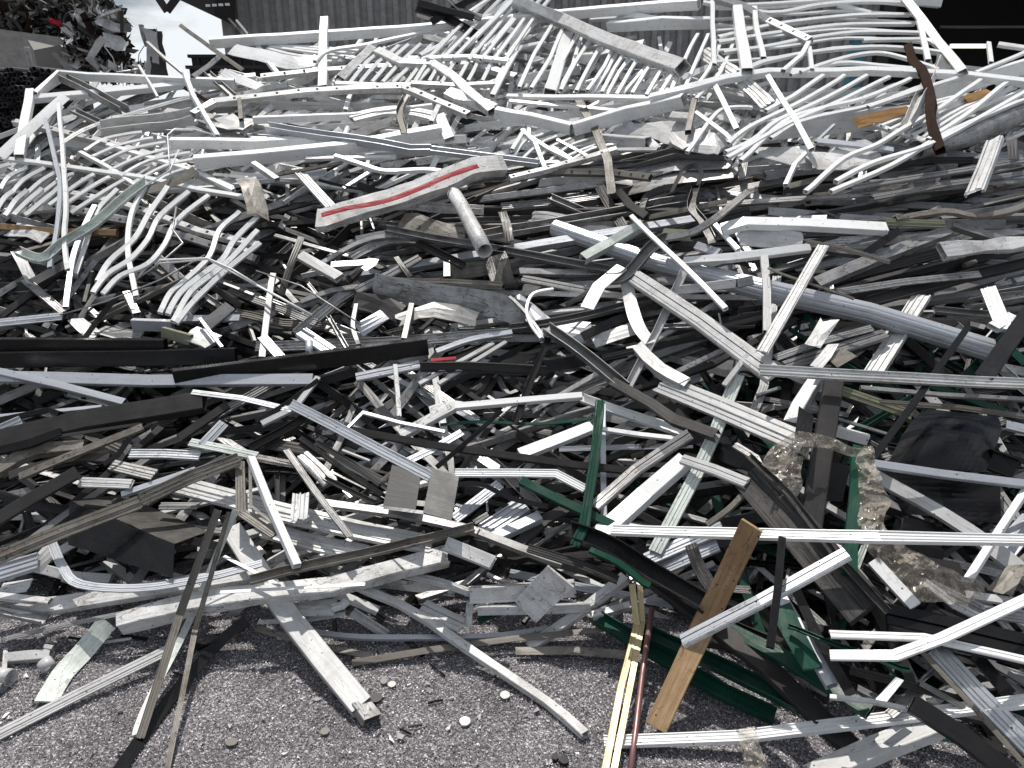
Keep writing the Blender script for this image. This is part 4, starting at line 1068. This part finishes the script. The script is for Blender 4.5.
# crumpled clear film
def film(name, tile, P, ws, amp, seed, label):
    pp = catmull(to3(tile, P, 30), 14); n = len(pp); V = []; F = []; UV = []; m = 20; sd = Vector((seed, 0, 0))
    for i, p in enumerate(pp):
        t = i / (n - 1) * (len(ws) - 1); a = int(min(t, len(ws) - 2)); w_ = ws[a] + (ws[a + 1] - ws[a]) * (t - a)
        W = w_ * ray_depth(p) / FPX
        T = (pp[min(n - 1, i + 1)] - pp[max(0, i - 1)]).normalized(); c = (Vector((0, 0, CAMH)) - p).normalized(); B = T.cross(c).normalized()
        for j in range(m + 1):
            q = p + B * (W * (j / m - .5)); 
            nv = lambda f_: 1 - 2 * abs(noise.noise(sd + q * f_))        # sharp creases
            V.append(q + c * (amp * (1.5 * nv(22) + .7 * nv(55))) + B * (amp * .8 * noise.noise(sd + q * 16)))
    for i in range(n - 1):
        for j in range(m):
            a = i * (m + 1) + j; F.append((a, a + 1, a + m + 2, a + m + 1)); UV += [(i * .02, j * .01), (i * .02, j * .01 + .01), (i * .02 + .02, j * .01 + .01), (i * .02 + .02, j * .01)]
    o = mesh_obj(name, V, F, 'p', None, UV); tag(o, label, 'film'); return o
film('plastic_film', 'G', '866,446,38 868,470,36 876,500,34 874,530,33 895,555,30 925,578,30 955,590,30 985,592,28', [8, 16, 24, 28, 34, 40, 30, 14], .02, 3, 'long torn sheet of clear crumpled plastic hanging right of the upright green box section')
film('plastic_film', 'G', '768,470,36 785,452,36 800,440,38 825,442,36 850,450,37 866,452,37', [14, 24, 16, 10, 10, 8], .014, 9, 'twisted wisp of clear plastic tied around the broad charcoal tube')
film('plastic_film', 'G', '792,455,30 790,480,28 785,500,26', [18, 22, 14], .014, 19, 'hanging scrap of cloudy plastic left of the broad charcoal tube')
film('plastic_film', 'G', '745,728,12 750,745,9 756,770,4', [16, 20, 24], .012, 29, 'cloudy plastic shred wrapped round the long bottom rail')
# small litter on the gravel
def litter(name, x, y, r, m, h, label, cat, sq=1.):
    c = at(x, y, 0); V = []; F = []; n = 14; a0 = x
    rr = r * ray_depth(c) / FPX
    for z in (0, h):
        for q in range(n):
            a = q * 2 * math.pi / n + a0; k = rr * (1 + .12 * noise.noise(Vector((q * .7, x, 0))))
            V.append(Vector((c.x + k * math.cos(a) * sq, c.y + k * math.sin(a), .004 + z + .2 * h * math.sin(a))))
    F = [tuple(range(n, 2 * n)), tuple(range(n))[::-1]] + [(q, (q + 1) % n, n + (q + 1) % n, n + q) for q in range(n)]
    o = mesh_obj(name, V, F, m, None, None); tag(o, label, cat)
litter('metal_disc', 465, 723, 5.5, 'w', .004, 'small round white disc lying on the gravel, brightest of the discs', 'disc')
litter('metal_disc', 325, 733, 4.5, 't', .004, 'small tan disc lying on the gravel left of the white disc', 'disc')
litter('metal_disc', 384, 683, 3.5, 't', .004, 'pale tan disc just right of the wide white plank on the gravel', 'disc')
litter('metal_disc', 392, 686, 4, 'g', .004, 'grey disc touching the pale tan one on the gravel', 'disc')
litter('metal_disc', 505, 697, 5, 'g', .005, 'grey disc lying beside the long dented tube on the gravel', 'disc')
litter('rubber_scrap', 376, 700, 6, 'd', .006, 'dark scrap piece right of the end of the wide white plank', 'scrap', 1.1)
litter('rubber_scrap', 564, 763, 5, 'k', .01, 'small black scrap at the bottom edge near the brass strip', 'scrap')
litter('rubber_scrap', 555, 760, 3.5, 'k', .01, 'smaller black scrap left of the other at the bottom edge', 'scrap')
litter('dry_leaf', 232, 744, 4.5, 't', .004, 'small curled tan leaf on the gravel at the lower left', 'leaf', 1.3)
for (x0, y0, x1, y1, m, lab) in ((428, 703, 443, 700, 'r', 'short rusty bolt lying on the gravel right of the wide white plank'), (400, 729, 411, 734, 'r', 'tiny rusty rod lying left of the round white disc'),
                                 (408, 727, 422, 725, 'D', 'thin dark twig lying just left of the round white disc'), (430, 664, 445, 676, 'k', 'thin black twig at the middle of the gravel'),
                                 (172, 672, 183, 676, 'k', 'thin black wire bit on the gravel between the propped slim profiles')):
    o = build('C' + m, 2.2, 1, 0, [at(x0, y0, .006), at((x0 + x1) / 2, (y0 + y1) / 2 - .5, .012), at(x1, y1, .006)], rg, 'metal_rod'); tag(o, lab, 'rod')
V = []; F = []; rc = random.Random(8)
for i in range(160):         # larger crumbs among the chips
    x = rc.uniform(0, 860); y = 645 + 123 * rc.random(); c = at(x, y, 0)
    if c.z > .01: continue
    s = rc.uniform(.003, .008); k = len(V)
    for q in range(6): V.append(c + Vector((rc.gauss(0, 1) * s, rc.gauss(0, 1) * s, abs(rc.gauss(0, .5)) * s + .003)))
    F += [(k, k + 1, k + 2), (k, k + 2, k + 3), (k, k + 3, k + 4), (k, k + 4, k + 5), (k, k + 5, k + 1), (k + 1, k + 3, k + 5)]
tag(mesh_obj('gravel_crumbs', V, F, cm, origin=Vector((0, 0, 0))), kind='stuff', label='larger crumbs of shredded metal scattered over the gravel')

# ------------------------------------------------------------------ the rest of the heap: pieces between and beneath the surveyed ones
LAND = [(60, 110, 'the dark pipe stack'), (210, 120, 'the long square-holed rail'), (330, 160, 'the big white beam'), (410, 195, 'the red-streaked panel'), (560, 60, 'the large dirty white railing'),
        (600, 110, 'the mitred white frame'), (850, 60, 'the upper right railing'), (800, 130, 'the right railing with long bent bars'), (930, 110, 'the twisted rusty strip'), (100, 180, 'the far left railing'),
        (140, 260, 'the S-shaped bars'), (470, 225, 'the mottled stubby pipe'), (260, 215, 'the hanging tan plate'), (60, 345, 'the black box beams'), (310, 362, 'the glossy black section'), (470, 300, 'the big crushed sheet'),
        (650, 240, 'the twisted grey channel'), (720, 325, 'the big grooved beam'), (860, 310, 'the thick fluted column'), (800, 225, 'the sunlit board-like section'), (960, 250, 'the crushed white box'),
        (640, 385, 'the bent brown grey channel'), (730, 415, 'the wide lipped window profile'), (900, 380, 'the long level rail'), (925, 440, 'the black hood'), (100, 415, 'the charcoal box beam'),
        (150, 520, 'the black sheet metal box'), (280, 500, 'the bright slanting bar'), (420, 490, 'the U-shaped grey offcut'), (360, 430, 'the mirror bright profile'), (520, 480, 'the kinked bright profile'),
        (590, 470, 'the splintered green profile'), (650, 500, 'the broad speckled section'), (805, 540, 'the charred grey plank'), (700, 640, 'the brown fibreboard plank'), (855, 500, 'the upright green box section'),
        (910, 560, 'the torn plastic film'), (960, 620, 'the black ribbed panel'), (820, 660, 'the green folded strip'), (640, 570, 'the broad black channel'), (60, 600, 'the runner-shaped profile'), (300, 580, 'the rounded white beam'),
        (540, 590, 'the mottled square plate'), (940, 720, 'the long bottom rail'), (870, 700, 'the dusty charcoal box section'), (480, 400, 'the folded pale tube')]
def where(x, y, rank=0):
    d, X, Y, n = sorted(((x - a) ** 2 + ((y - b_) * 1.3) ** 2, a, b_, n) for a, b_, n in LAND)[rank]
    if d < 500: return 'beside ' + n
    if abs(x - X) > abs(y - Y): return ('right of ' if x > X else 'left of ') + n
    return ('below ' if y > Y else 'above ') + n
def skyline(x):
    P = [(-60, 165), (18, 155), (34, 104), (70, 88), (190, 86), (225, 62), (330, 52), (520, 36), (650, 40), (700, 62), (780, 84), (960, 84), (1090, 60)]
    for (a, b_), (c, d) in zip(P, P[1:]):
        if x <= c: return b_ + (d - b_) * max(0, x - a) / (c - a)
    return 50
def zone(x, y, r):  # more dark paints in the middle zones, standing in for shaded hollows
    "kinds, materials, angle (deg, + = rising to the right), spread, length px, width px"
    if y < 165 + (x < 480) * 25:
        if r.random() < .5: return 'TTRU', 'wwwWWw', r.choice((35, 40, 30, 60, 75)), 14, (45, 130), (3.5, 6)
        return 'TTUFXQ', 'wwwWWWgu', r.choice((2, -4, 8, -12, 20)), 11, (60, 220), (3.5, 9)
    if x > 520 and y < 330: return 'XUUTT', 'gggddtgWgu', 7, 7, (150, 420), (4, 11)
    if x < 420 and y < 350:
        return 'TUXTT', 'gggddkdtd', r.choice((25, 10, 5, -15, 35, -30)), 14, (90, 230), (4, 9)
    if y < 330: return 'XUFTT', 'gggddgWtd', r.choice((0, 20, -12, 6)), 13, (90, 270), (4, 12)
    if x < 330 and y < 500: return 'XUQTF', 'dkdggdkk', r.choice((18, 12, 25, -8, -30)), 12, (100, 270), (4, 10)
    if x > 700: return 'XUTFQ', 'dkgdWdgke', r.choice((-35, -45, -10, 50, 5, -25)), 16, (120, 320), (5, 11)
    return 'XUTFT', 'Wggddkkdug', r.choice((22, 35, -28, -12, 6, 48)), 16, (110, 290), (5, 10)
rf = random.Random(21); recs = []
for ring, (n, lo, hi) in enumerate(((1600, -34, -19), (1200, -18, -7), (330, -8, 1))):
    for q in range(n):
        x = rf.uniform(-70, 1094); y = 20 + 780 * rf.random() ** 1.08
        if y < skyline(x) + 4: continue
        p = at(x, y)
        if p.y - foot(p.x) < .10: continue
        ks, ms, ang, spr, ln, wd = zone(x, y, rf)
        k = rf.choice(ks); m = rf.choice(ms)
        a = R(rf.gauss(ang, spr)); l_ = rf.uniform(*ln) * (1.25 if ring == 0 else 1) / 2
        dx, dy = math.cos(a) * l_, -math.sin(a) * l_
        if ring == 2: dx *= .62; dy *= .62
        e = [(x - dx, y - dy), (x + dx, y + dy)]
        if any(c[1] < skyline(c[0]) - rf.uniform(-2, 22) for c in e): continue
        e = [(c[0], min(c[1], 800)) for c in e]
        P0, P1 = at(*e[0]), at(*e[1])
        if min(P0.y - foot(P0.x), P1.y - foot(P1.x)) < .03: continue
        lf = rf.uniform(lo, hi) / 100; lf2 = lf + rf.uniform(-.04, .04)
        P = [at(*e[0], lf), at(*e[1], lf2)]
        if rf.random() < .4:
            c = at((e[0][0] + e[1][0]) / 2 + rf.uniform(-.1, .1) * l_, (e[0][1] + e[1][1]) / 2 + rf.uniform(-.14, .14) * l_, lf + rf.uniform(-.02, .03)); P.insert(1, c)
        fl = rf.choice(('', '', 'c', 's', 'c', 'x' if k == 'F' else ''))
        recs.append((ring, k, m, fl, rf.uniform(*wd), rf.choice((-25, 20, 30, 40, 0)), P, x, y, l_, a))
for q in range(420):
    x = rf.uniform(-10, 1034); y = 20 + 760 * rf.random()
    if y < skyline(x) + 14: continue
    p = at(x, y)
    if p.y - foot(p.x) < -.04: continue
    ks, ms, ang, spr, ln, wd = zone(x, y, rf); a = R(rf.uniform(-90, 90)); l_ = rf.uniform(4, 16)
    dx, dy = math.cos(a) * l_, -math.sin(a) * l_; lf = rf.uniform(-.12, .01) if p.z > .05 else .01
    recs.append((3, rf.choice('UFLXTC'), rf.choice(ms + 'Wgs'), rf.choice(('', 'c', 'x')), rf.uniform(2, 7), 30, [at(x - dx, y - dy, lf), at(x + dx, y + dy, lf + rf.uniform(-.01, .02))], x, y, l_, a))
cnt = {}
singles = sorted([r for r in recs if r[0] == 2], key=lambda r: -r[4] * r[9])[:290]
sid = set(id(r) for r in singles)
stuffs = {}
for q, r in enumerate(recs):
    ring, k, m, fl, wpx, roll, P, x, y, l_, a = r
    rg = random.Random(q * 7 + 1)
    if id(r) in sid:
        o = build(k + m + fl, wpx, 0, roll, P, rg, NAME[k])
        ad = math.degrees(a); ad = (ad + 90) % 180 - 90
        sl = 'lying level' if abs(ad) < 9 else 'rising right' if 0 < ad < 50 else 'sloping down right' if -50 < ad < 0 else 'standing steeply'
        size = 'long' if l_ > 55 else 'short' if l_ < 28 else 'middling'
        for rank in range(5):
            lab = '%s %s %s %s, %s' % (size, ADJ[m], NOUN[k], sl, where(x, y, rank))
            if lab not in cnt: break
        tag(o, lab, NOUN[k]); cnt.setdefault(lab, []).append(o)
    else:
        W = real_width(k, wpx, P, roll)
        V, F, UV, _ = sweep([p.copy() for p in P], k, W, roll, rg, smooth='s' in fl, crush=(0 if k == 'C' else .8) if ring == 3 else .5 if 'x' in fl else .3 if 'c' in fl else .08)
        s = stuffs.setdefault(m, ([], [], [])); b0 = len(s[0]); s[0].extend(V); s[1].extend(tuple(i_ + b0 for i_ in f) for f in F); s[2].extend(UV)
for lab, os_ in cnt.items():
    if len(os_) > 1:
        for o in os_: o['group'] = lab
for m, (V, F, UV) in stuffs.items():
    o = mesh_obj('tangled_scrap', V, F, m, None, UV); tag(o, ADJ[m] + ' metal offcuts packed together deep in the heap', 'scrap', kind='stuff')
# ------------------------------------------------------------------ background: shed, doorway, far scrap, walls
def box_(V, F, a, b_):
    k = len(V); x0, y0, z0 = a; x1, y1, z1 = b_
    V += [Vector(q) for q in ((x0, y0, z0), (x1, y0, z0), (x1, y1, z0), (x0, y1, z0), (x0, y0, z1), (x1, y0, z1), (x1, y1, z1), (x0, y1, z1))]
    F += [(k, k + 3, k + 2, k + 1), (k + 4, k + 5, k + 6, k + 7), (k, k + 1, k + 5, k + 4), (k + 1, k + 2, k + 6, k + 5), (k + 2, k + 3, k + 7, k + 6), (k + 3, k, k + 4, k + 7)]
def plain(key, name, col, rough=.7, dirt=.4): return mat(key, name, col, rough, dirt_amt=dirt, var=.05)
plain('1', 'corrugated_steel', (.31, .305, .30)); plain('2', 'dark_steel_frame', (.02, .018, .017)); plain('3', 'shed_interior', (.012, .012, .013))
plain('4', 'concrete', (.32, .31, .29), .9, .5); plain('5', 'black_tube_ends', (.05, .048, .055), .4, .3)
YB = 12.0
shed = empty('scrap_shed', (2, YB, 0)); tag(shed, 'corrugated grey steel shed with a dark doorway behind the scrap heap', 'shed')
xl = far(233, 30, YB).x; xr = far(884, 30, YB).x
V = []; F = []; UV = []; x = xl; k = 0; prof_ = [(0, 0), (.08, 0), (.10, .07), (.17, .07), (.20, 0)]
xs = []
while x < xr:
    for dx, dy in prof_[:-1]: xs.append((x + dx * .95, YB + .08 - dy))
    x += .19
xs.append((x, YB + .08))
for X, Y in xs: V += [Vector((X, Y, 0)), Vector((X, Y, 5.2))]
for i in range(len(xs) - 1): F.append((2 * i, 2 * i + 2, 2 * i + 3, 2 * i + 1)); UV += [(0, i * .03), (0, i * .03 + .03), (5, i * .03 + .03), (5, i * .03)]
mesh_obj('corrugated_wall', V, F, '1', shed, UV)
V = []; F = []; box_(V, F, (xl - .12, YB - .1, 0), (xl + .02, YB + .15, 5.3)); mesh_obj('corner_post', V, F, '1', shed)
V = []; F = []; box_(V, F, (xr - .1, YB - .12, 0), (xr + .08, YB + .15, 5.3)); mesh_obj('door_post', V, F, '2', shed)
# interior: back wall, roof, side, floor
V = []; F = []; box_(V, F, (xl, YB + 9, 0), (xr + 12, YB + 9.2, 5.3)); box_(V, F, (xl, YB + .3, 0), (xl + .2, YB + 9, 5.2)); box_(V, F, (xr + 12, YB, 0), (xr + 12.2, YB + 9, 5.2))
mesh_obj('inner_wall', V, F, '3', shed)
V = []; F = []; box_(V, F, (xl - .2, YB - .1, 5.3), (xr + 12.3, YB + 9.4, 5.45)); mesh_obj('roof', V, F, '2', shed)
# canopy reaching out at the left corner
a = far(232, 25, YB); zc = a.z
V = []; F = []
xl2 = xl
yc = 6.5
zf = zc + .55
k = 0
pp = [far(172, -4, YB), far(238, 27, YB), far(238, -60, YB), far(172, -60, YB)]
V = [Vector((q.x, YB - .12, q.z)) for q in pp] + [Vector((q.x, YB - .9, q.z + .05)) for q in pp]
F = [(0, 1, 2, 3), (7, 6, 5, 4), (0, 4, 5, 1), (1, 5, 6, 2), (2, 6, 7, 3), (3, 7, 4, 0)]
mesh_obj('canopy', V, F, '2', shed)
for q in range(4):        # white blocks painted in for bright sky showing through the canopy's edge
    V = []; F = []; p_ = far(206 + q * 6.5, 5.3 - q * .4, YB - .93); box_(V, F, (p_.x, p_.y - .02, p_.z - .02), (p_.x + .06, p_.y - .005, p_.z + .01)); mesh_obj('sky_gap', V, F, 'w', shed)
c1 = far(157, -4, 8.); c2 = far(167, 11, 8.); c3 = far(178, -4, 8.)
tr = empty('roof_truss', c2); tag(tr, 'dark steel V-shaped truss end hanging into the sky at the top left', 'truss')
for a, b_ in ((c1, c2), (c2, c3)):
    V, F, UV, _ = sweep([a, b_], 'Q', .07, 0, random.Random(1)); mesh_obj('brace', V, F, '2', tr, UV)
# lamp line seen in the dark doorway
em = bpy.data.materials.new('lamp_glow'); em.use_nodes = True; b = em.node_tree.nodes['Principled BSDF']; b.inputs['Emission Color'].default_value = (1, .97, .85, 1); b.inputs['Emission Strength'].default_value = 1.3; MATS['L'] = em
a = far(951, 48, YB + 7); c = far(986, 50, YB + 7)
V = []; F = []; box_(V, F, (a.x, a.y, a.z), (c.x, a.y + .08, a.z + .09)); o = mesh_obj('strip_lamp', V, F, 'L'); tag(o, 'lit strip lamp low in the dark doorway', 'lamp')
a = far(940, 28, YB + 7); c = far(1040, 30, YB + 7)
V = []; F = []; box_(V, F, (a.x, a.y, a.z), (c.x, a.y + .08, a.z + .05)); mesh_obj('roof_beam', V, F, '1', shed)
# teal post behind the upper right railing
a = far(855, 36, 8.5); c = far(868, 36, 8.5)
pz = empty('steel_post', (a.x, 8.5, 0)); tag(pz, 'teal painted steel post behind the upper right railing', 'post')
V = []; F = []; box_(V, F, (a.x, 8.5, 0), (c.x, 8.62, a.z)); mesh_obj('post', V, F, 'B', pz)
V = []; F = []; box_(V, F, (a.x - .02, 8.46, a.z), (c.x + .02, 8.66, a.z + .03)); mesh_obj('cap', V, F, 'B', pz)
# concrete bay wall at the far left
YW = 13.
bw = empty('bay_wall', (-9, YW, 0)); tag(bw, 'grey concrete bay wall holding the far scrap pile at the upper left', 'wall')
p0 = far(-40, 24, YW); p1 = far(68, 38, YW)
V = [Vector((p0.x, YW, 0)), Vector((p1.x, YW, 0)), Vector((p1.x, YW, p1.z)), Vector((p0.x, YW, p0.z)), Vector((p0.x, YW + .4, 0)), Vector((p1.x, YW + .4, 0)), Vector((p1.x, YW + .4, p1.z)), Vector((p0.x, YW + .4, p0.z))]
F = [(0, 1, 2, 3), (5, 4, 7, 6), (3, 2, 6, 7), (1, 5, 6, 2), (4, 0, 3, 7)]
mesh_obj('wall_slab', V, F, '4', bw, [(v.x, v.z) for f in F for v in (V[i] for i in f)])
V = []; F = []; q0 = far(31, 46, YW - .35); q1 = far(42, 46, YW - .35)
V = [Vector((q0.x, YW - .35, 0)), Vector((q1.x, YW, 0)), Vector((q1.x + .1, YW, p1.z - .1)), Vector((q0.x, YW - .3, p1.z - .2)), Vector((q0.x - .3, YW, 0)), Vector((q0.x - .25, YW, p1.z))]
F = [(0, 1, 2, 3), (4, 0, 3, 5), (3, 2, 5)]
mesh_obj('buckled_sheet', V, F, '4', bw)
# far pile of mixed shredded scrap
def shards(name, n, cx, cy, rx, ry, y0, y1, size, mats, seed, label):
    rr = random.Random(seed); groups = {}
    for q in range(n):
        while True:
            u, v = rr.uniform(-1, 1), rr.uniform(-1, 1)
            if abs(u) ** 2.5 + abs(v) ** 2.5 < 1 + .2 * noise.noise(Vector((u * 4, v * 4, seed))): break
        Y = rr.uniform(y0, y1); c = far(cx + u * rx, cy + v * ry, Y); m = rr.choice(mats)
        V, F = groups.setdefault(m, ([], [])); k = len(V); s = size * rr.uniform(.4, 1.6)
        ax = [Vector((rr.gauss(0, 1), rr.gauss(0, 1), rr.gauss(0, 1))).normalized() for _ in range(3)]
        a, b_ = ax[0] * s * rr.uniform(.6, 2.2), ax[1] * s * rr.uniform(.3, .8); d = ax[2] * s * .12
        V += [c - a - b_, c + a - b_ * .6 + d * 2, c + a * .9 + b_, c - a * .7 + b_ - d * 2, c + d + a * .1]
        F += [(k, k + 1, k + 4), (k + 1, k + 2, k + 4), (k + 2, k + 3, k + 4), (k + 3, k, k + 4)]
    root = empty(name, far(cx, cy + ry, y1)); tag(root, label, 'scrap pile')
    for m, (V, F) in groups.items():
        o = mesh_obj('mixed_scrap', V, F, m, root); o['kind'] = 'stuff'
    return root
fp = shards('scrap_pile', 5200, 48, 17, 72, 17, 13.5, 15, .075, 'gdkWrtgdgr', 5, 'tall far pile of mixed rusty shredded scrap behind the concrete bay wall')
shards('scrap_pile', 2600, 97, 44, 27, 30, 11.5, 13.2, .075, 'gdkWrgtW', 6, 'dark crumpled scrap spilling past the right end of the concrete bay wall')
shards('scrap_pile', 500, 128, 73, 26, 7, 9, 11, .05, 'gdkrW', 9, 'low dark heap of scrap behind the crumpled upright post')
c = far(75, 23, 12.6); V = []; F = []; n = 20
for q in range(n):
    a = q * 2 * math.pi / n
    for k in range(8):
        bb = k * 2 * math.pi / 8; rr_ = .13 + .045 * math.cos(bb); V.append(c + Vector((rr_ * math.cos(a), .05 * math.sin(bb), rr_ * math.sin(a))))
for q in range(n):
    for k in range(8): F.append((q * 8 + k, ((q + 1) % n) * 8 + k, ((q + 1) % n) * 8 + (k + 1) % 8, q * 8 + (k + 1) % 8))
tag(mesh_obj('tyre', V, F, 'k', smooth=True), 'small dark tyre in the far mixed scrap pile at the top left', 'tyre')
def farbar(name, K, m, w_, P, Y, label, cat, fl=.3):
    V, F, UV, _ = sweep([far(x, y, Y) for x, y in P], K, w_ * Y / FPX, 20, random.Random(int(P[0][0])), crush=fl); o = mesh_obj(name, V, F, m, None, UV); tag(o, label, cat); return o
farbar('metal_strip', 'F', 'm', 5, [(50, 20), (60, 24)], 12.5, 'small crushed red sheet in the far scrap pile', 'strip', .8)
farbar('metal_strip', 'F', 'W', 12, [(104, 40), (126, 46)], 11.2, 'pale bent panel jutting right from the far scrap', 'strip', .9)
farbar('metal_strip', 'F', 'g', 8, [(96, 20), (120, 28)], 11.2, 'grey bent panel high in the far scrap pile', 'strip', .9)
farbar('metal_tube', 'T', 'd', 3, [(121, 8), (122, 32)], 11.2, 'thin dark upright at the right edge of the far scrap pile', 'tube')
farbar('metal_tube', 'T', 'W', 2, [(103, 15), (121, 9)], 11.1, 'thin pale bar slanting at the top of the far scrap pile', 'tube')
farbar('metal_strip', 'F', 'W', 6, [(90, 58), (98, 44), (104, 38)], 11.1, 'pale curved strip in the far scrap below the bent panels', 'strip', .5)
farbar('metal_channel', 'U', 'g', 5, [(88, 58), (108, 76)], 10.8, 'grey channel leaning at the foot of the far scrap', 'channel')
farbar('metal_channel', 'U', 'W', 4, [(27, 47), (31, 66)], 12, 'pale bent strip against the concrete bay wall', 'channel')
farbar('metal_tube', 'T', 'g', 3, [(54, 53), (72, 74)], 9, 'thin grey tube slanting right of the concrete bay wall', 'tube')
farbar('wire', 'C', 'W', 1, [(104, 46), (113, 58), (118, 75)], 9, 'thin pale wire hanging from the far scrap', 'wire', 0)
# crumpled post against the sky
e_ = empty('crumpled_post', far(156, 78, 9)); tag(e_, 'crumpled grey sheet metal post standing against the sky at the upper left', 'post')
for nm, K, m, w_, P, fl in (('post_sheet', 'Q', 'W', 11, [(150, 29), (153, 50), (153, 80)], .7), ('post_sheet', 'F', 'd', 13, [(153, 32), (157, 52), (161, 80)], .9),
                        ('torn_edge', 'F', 'g', 4, [(141, 25), (143, 36), (147, 46)], .5)):
    V, F, UV, _ = sweep([far(x, y, 9) for x, y in P], K, w_ * 9 / FPX, 10, random.Random(3), crush=fl); mesh_obj(nm, V, F, m, e_, UV)
farbar('wire', 'C', 'd', .7, [(144, 46), (139, 54), (138, 66)], 8.8, 'thin dark wire looping left of the crumpled post', 'wire', 0)
# stack of dark pipes
YP = 7.5
ps = empty('pipe_stack', far(25, 150, YP)); tag(ps, 'stack of many dark pipes seen end-on at the upper left edge', 'pipe stack')
V = []; F = []; r_ = .026
row = 0; z0 = far(0, 160, YP).z; z1 = far(0, 66, YP).z; X0 = far(-30, 100, YP).x; X1 = far(60, 100, YP).x
rr = random.Random(2); z = z0
while z < z1:
    x = X0 + (row % 2) * r_
    lim = X1 - (0 if z < z1 - .06 else .0)
    while x < lim:
        if rr.random() < .05: x += 2 * r_; continue
        y0 = YP + rr.uniform(-.12, .10); k = len(V); n = 7; zz = z + rr.uniform(-.006, .006) + .06 * noise.noise(Vector((x * 2, z, 0)))
        for rad, yy in ((r_, y0 + .5), (r_, y0), (r_ * .8, y0), (r_ * .8, y0 + .2)):
            for q in range(n): V.append(Vector((x + rad * math.cos(q * 2 * math.pi / n), yy, zz + rad * math.sin(q * 2 * math.pi / n))))
        for s in range(3):
            for q in range(n): F.append((k + s * n + q, k + s * n + (q + 1) % n, k + (s + 1) * n + (q + 1) % n, k + (s + 1) * n + q))
        x += 2 * r_
    z += 1.74 * r_; row += 1
o = mesh_obj('pipe_ends', V, F, '5', ps); o['kind'] = 'stuff'
# black crates beside the shed
for q, (px0, py0, px1, py1, Y, lab) in enumerate(((191, 56, 262, 68, 9.2, 'black crate, upper of the two stacked behind the heap under the shed'), (189, 67, 262, 84, 9.0, 'black crate, lower of the two stacked behind the heap under the shed'))):
    a = far(px0, py0, Y); c = far(px1, py1, Y); e_ = empty('crate', Vector(((a.x + c.x) / 2, Y + .3, c.z))); tag(e_, lab, 'crate')
    V = []; F = []; box_(V, F, (a.x, Y, c.z), (c.x, Y + .6, a.z - .02)); mesh_obj('crate_body', V, F, 'k', e_)
    V = []; F = []; box_(V, F, (a.x - .03, Y - .03, a.z - .02), (c.x + .03, Y + .63, a.z + .015)); mesh_obj('rim', V, F, 'd', e_)
    for s in range(5):
        V = []; F = []; xx = a.x + (c.x - a.x) * (s + .5) / 5; box_(V, F, (xx - .015, Y - .02, c.z + .003), (xx + .015, Y - .001, a.z - .023)); mesh_obj('rib', V, F, 'd', e_)
